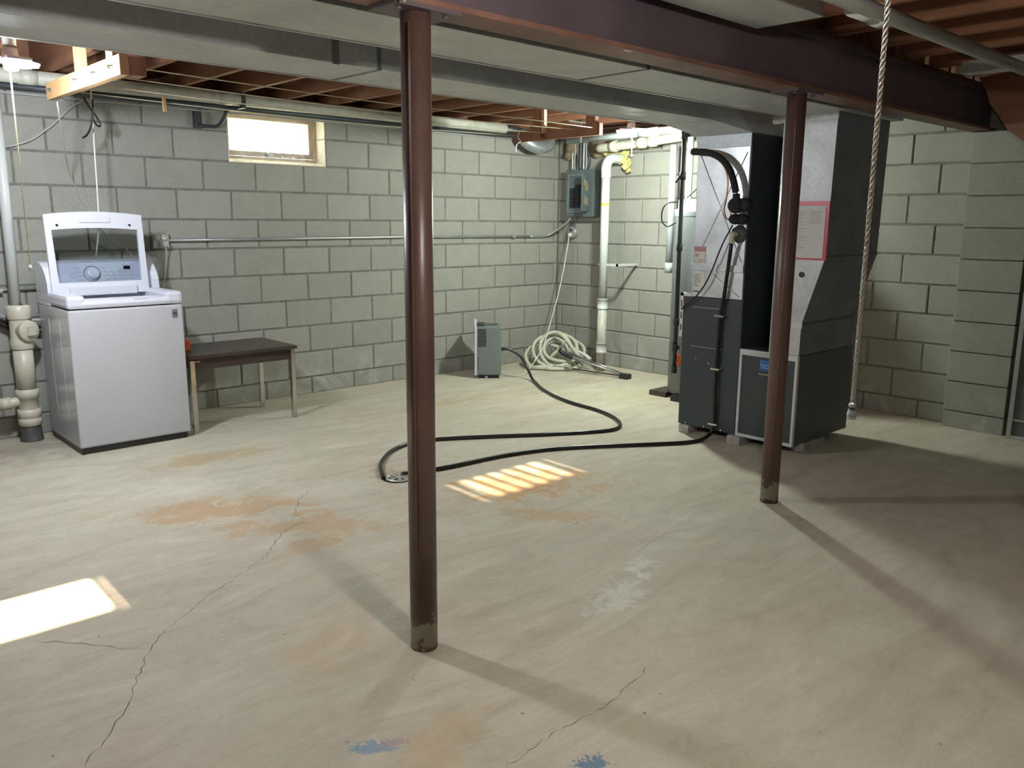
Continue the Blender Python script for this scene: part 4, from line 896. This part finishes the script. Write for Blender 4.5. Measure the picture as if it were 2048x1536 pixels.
for y, ww in zip(ys, w4):
    sag = .02
    tag(obj('clothesline', MB().tube([(-4.879, y, 2.10), (-3.9, y, 2.10-sag), (-3.15, y, 2.10-sag*1.3), (-2.4, y, 2.10-sag), (-1.442, max(y, -1.77), 2.10)], .0028, 6), M_CORDY, loc=(-3.15, y, 2.07)), 'thin cord clothesline stretched between the bars, '+ww, 'clothesline', 'clotheslines')
tag(obj('clothes_peg', MB().box((-4.335, -.96, 2.03), (-4.322, -.945, 2.115), .002).box((-4.329, -.96, 2.03), (-4.316, -.942, 2.115), .002), M_LUMBER, loc=(-4.33, -.95, 2.03)), 'wooden clothes peg clipped on the clothesline near the window wall', 'clothes peg')
tag(obj('joist_hook', MB().tube([(-3.09, -1.08, 2.305), (-3.085, -1.085, 2.25), (-3.075, -1.08, 2.215), (-3.095, -1.06, 2.20), (-3.12, -1.04, 2.225)], .004, 6), M_IRON, loc=(-3.09, -1.08, 2.2)), 'bent black wire hook hanging from a joist by the near post', 'hook')

# ------------------------------------------------------------------ loose wires above the washer
tag(obj('hanging_cord', MB().tube([(-4.535, -.34, 2.29), (-4.538, -.34, 2.10), (-4.545, -.34, 1.834), (-4.553, -.34, 1.466), (-4.556, -.30, 1.30), (-4.55, -.20, 1.175)], .0045, 8), M_CORD), 'white cord hanging straight down behind the open washer lid', 'cord')
tag(obj('black_wire_loop', MB().tube([(-4.60, -.40, 2.14), (-4.57, -.40, 2.08), (-4.535, -.40, 2.03), (-4.515, -.40, 1.985), (-4.53, -.40, 1.975), (-4.555, -.40, 2.01), (-4.552, -.40, 2.08), (-4.55, -.40, 2.13)], .006, 8)
        .tube([(-4.552, -.41, 2.10), (-4.562, -.41, 2.04), (-4.57, -.41, 1.98), (-4.60, -.41, 1.92), (-4.63, -.41, 1.895)], .006, 8), M_RUBBER), 'black looped wire end hanging under the pale clothesline bar', 'wire')
tag(obj('wall_cable', MB().tube([(-5.0, -.03, 1.85), (-4.942, -.03, 1.852), (-4.827, -.03, 1.895), (-4.75, -.03, 1.95), (-4.673, -.03, 2.013), (-4.58, -.03, 2.11), (-4.497, -.03, 2.168)], .007, 8), M_GREYC), 'grey cable curving up the block wall above the washer', 'cable')
tag(obj('slack_cord', MB().tube([(-4.86, -.80, 2.05), (-4.74, -.42, 1.84), (-4.62, -.08, 1.66), (-4.52, -.05, 1.47), (-4.464, -.05, 1.353), (-4.376, -.05, 1.253), (-4.32, -.05, 1.22), (-4.25, -.05, 1.12), (-4.22, -.05, 1.0)], .004, 8), M_GREYC), 'thin grey cord slanting from the bar end down behind the washer', 'cord')
tag(obj('left_cable', MB().tube([(-5.10, -.10, 2.12), (-5.04, -.10, 2.05), (-5.03, -.10, 1.95), (-5.07, -.10, 1.86)], .004, 8), M_GREYC), 'thin cable bowed over the top of the drain stack', 'cable')

# ------------------------------------------------------------------ lamps
def lamp(name, label, p, mled, energy, col, chain, rot, cat='lamp', spot=None):
    t = thing(name, label, cat, (p[0], p[1], p[2]-.04)); p = V(p)
    obj('socket', MB().lathe(p, [(.055, .19), (.055, .175), (.035, .165), (.028, .12), (.028, .07)], 20), M_PVC, t)
    obj('lamp_core', MB().lathe(p, [(0, -.03), (.030, -.028), (.036, 0), (.030, .06), (0, .06)], 20), M_WPLAS, t)
    obj('centre_diffuser', MB().lathe(p, [(0, -.036), (.022, -.034), (.030, -.029)], 18), mled, t)
    for k in range(3):
        a = rot+2*PI*k/3; d = V((math.cos(a), math.sin(a), 0)); s = V((-d.y, d.x, 0)); tl = .28
        def q(r, ww, zz): return p + d*r*math.cos(tl) + s*ww + V((0, 0, r*math.sin(tl)*(-.35)+zz))
        arm = obj('panel_body', MB().prism([q(.035, -.03, .012), q(.12, -.052, .012), q(.125, 0, .012), q(.12, .052, .012), q(.035, .03, .012)], (0, 0, .012)), M_WPLAS, t)
        obj('panel_diffuser', MB().prism([q(.04, -.026, .004), q(.117, -.046, .004), q(.12, 0, .004), q(.117, .046, .004), q(.04, .026, .004)], (0, 0, .007)), mled, arm)
    if chain:
        pts = [p+V((-.012, -.022, -.02))] + [p+V((-.013, -.024, -.02-(p.z-.02-chain)*i/4)) for i in (1, 2, 3, 4)]
        ch = obj('pull_cord', MB().tube(pts, .0028, 6), M_CORDY, t)
        e = pts[-1]; obj('cord_pull', MB().lathe(e, [(0, -.03), (.006, -.028), (.008, -.015), (.004, .0), (0, .002)], 12), M_PVC, ch)
    ld = bpy.data.lights.new('lamp_light', 'SPOT' if spot else 'POINT'); ld.energy = energy; ld.color = col; ld.shadow_soft_size = .06
    lo = bpy.data.objects.new('lamp_light', ld); C.objects.link(lo); lo.parent = t; lo.location = (0, 0, -.03)
    if spot: ld.spot_size = math.radians(spot); ld.spot_blend = .35
    return t
lamp('panel_lamp', 'bright multi-panel lamp with pull cord above the drain stack', (-5.27, -1.66, 2.10), M_LEDA, LAMP_A, (.86, .93, 1.0), 1.20, .6)
lamp('panel_lamp', 'bright multi-panel lamp with short pull cord near the room corner', (-1.106, -1.832, 2.10), M_LEDB, LAMP_B, (.90, 1.0, .89), 1.925, 1.4)
cx, cy = -4.977, -5.487
ul = lamp('panel_lamp', 'white rope pull cord hanging from the ceiling lamp nearest the camera', (cx, cy+.03, 2.12), M_LEDC, LAMP_C, (1.0, .95, .86), None, .3, 'pull cord')
tw = MB()
for s_ in range(3):
    tw.tube([(cx+.0021*math.cos(i*.95+s_*2*PI/3), cy+.0021*math.sin(i*.95+s_*2*PI/3), 1.128+.975*i/200) for i in range(201)], .0022, 6, smooth=0)
obj('rope', tw, M_CORD, ul)
obj('rope_end', MB().ball((cx, cy, 1.124), (.0065, .0065, .006), 10).lathe((cx, cy, 1.100), [(0, 0), (.007, .001), (.008, .010), (.005, .018)], 12), M_FLEX, ul)
# ceramic lampholder on the beam beside the near post
lh = thing('beam_lampholder', 'ivory ceramic lampholder with short chain on the beam beside the near post', 'lampholder', (-4.86, -4.09, 2.03))
obj('holder', MB().lathe((-4.86, -4.09, 2.048), [(.0, 0), (.018, .0), (.035, .012), (.045, .03), (.045, .05)], 18), M_OUTLET, lh)
obj('chain', MB().tube([(-4.86, -4.09, 2.048), (-4.862, -4.092, 2.02)], .0016, 6, smooth=0).ball((-4.862, -4.092, 2.017), .004, 8).tube([(-4.855, -4.088, 2.022), (-4.862, -4.094, 2.008)], .0035, 8, smooth=0), M_OUTLET, lh)

# ------------------------------------------------------------------ right of the beam
tag(obj('white_overhead_pipe', MB().cyl((-6.5, -4.53, 2.215), (-.9, -4.585, 2.195), .030, 20).cyl((-3.15, -4.535, 2.205), (-2.95, -4.54, 2.204), .038, 20).cyl((-2.97, -4.54, 2.204), (-2.92, -4.54, 2.204), .043, 20), M_PVC, loc=(-2.5, -4.56, 2.17)), 'white plastic pipe running under the joists on the near side of the beam', 'pipe')
fx = thing('strip_light', 'unlit white strip light fixture under the joists at the far right', 'light fixture', (-1.1, -4.5, 2.2))
obj('housing', MB().prism([(-1.20, -4.22, 2.232), (-1.10, -4.22, 2.232), (-1.12, -4.22, 2.298), (-1.18, -4.22, 2.298)], (0, -.9, 0)), M_PVC, fx)
obj('diffuser', MB().box((-1.185, -5.10, 2.228), (-1.115, -4.24, 2.232)), M_WPLAS, fx)
tag(obj('stair_stringer', MB().prism([(-.42, -4.04, 2.34), (-.42, -4.10, 2.24), (-.42, -4.135, 2.15), (-.42, -4.175, 2.10), (-.42, -4.245, 1.995), (-.42, -4.60, 1.72), (-.42, -5.6, .9), (-.42, -5.6, 1.25), (-.42, -4.75, 2.06), (-.42, -4.6, 2.34)], (.045, 0, 0)), M_BROWNWOOD, loc=(-.4, -4.5, 1.7)), 'red-brown wooden stair stringer at the far right under the joists', 'stringer')
fr = thing('metal_frame', 'grey metal frame with glass standing right of the block pilaster', 'frame', (-.15, -4.7, 0))
obj('upright', MB().box((-.165, -4.408, 0), (-.135, -4.378, 1.98), .003), M_CONDUIT, fr)
obj('upright', MB().box((-.165, -5.15, 0), (-.135, -5.12, 1.98), .003), M_CONDUIT, fr)
obj('bottom_rail', MB().box((-.165, -5.12, 0), (-.135, -4.408, .028), .003), M_CONDUIT, fr)
obj('top_rail', MB().box((-.165, -5.12, 1.95), (-.135, -4.408, 1.98), .003), M_CONDUIT, fr)
obj('cross_bar', MB().box((-.158, -5.12, .128), (-.142, -4.408, .138)), M_CHROME, fr)
obj('panel', MB().box((-.152, -5.12, .03), (-.148, -4.408, 1.95)), M_CHARSIDE, fr)
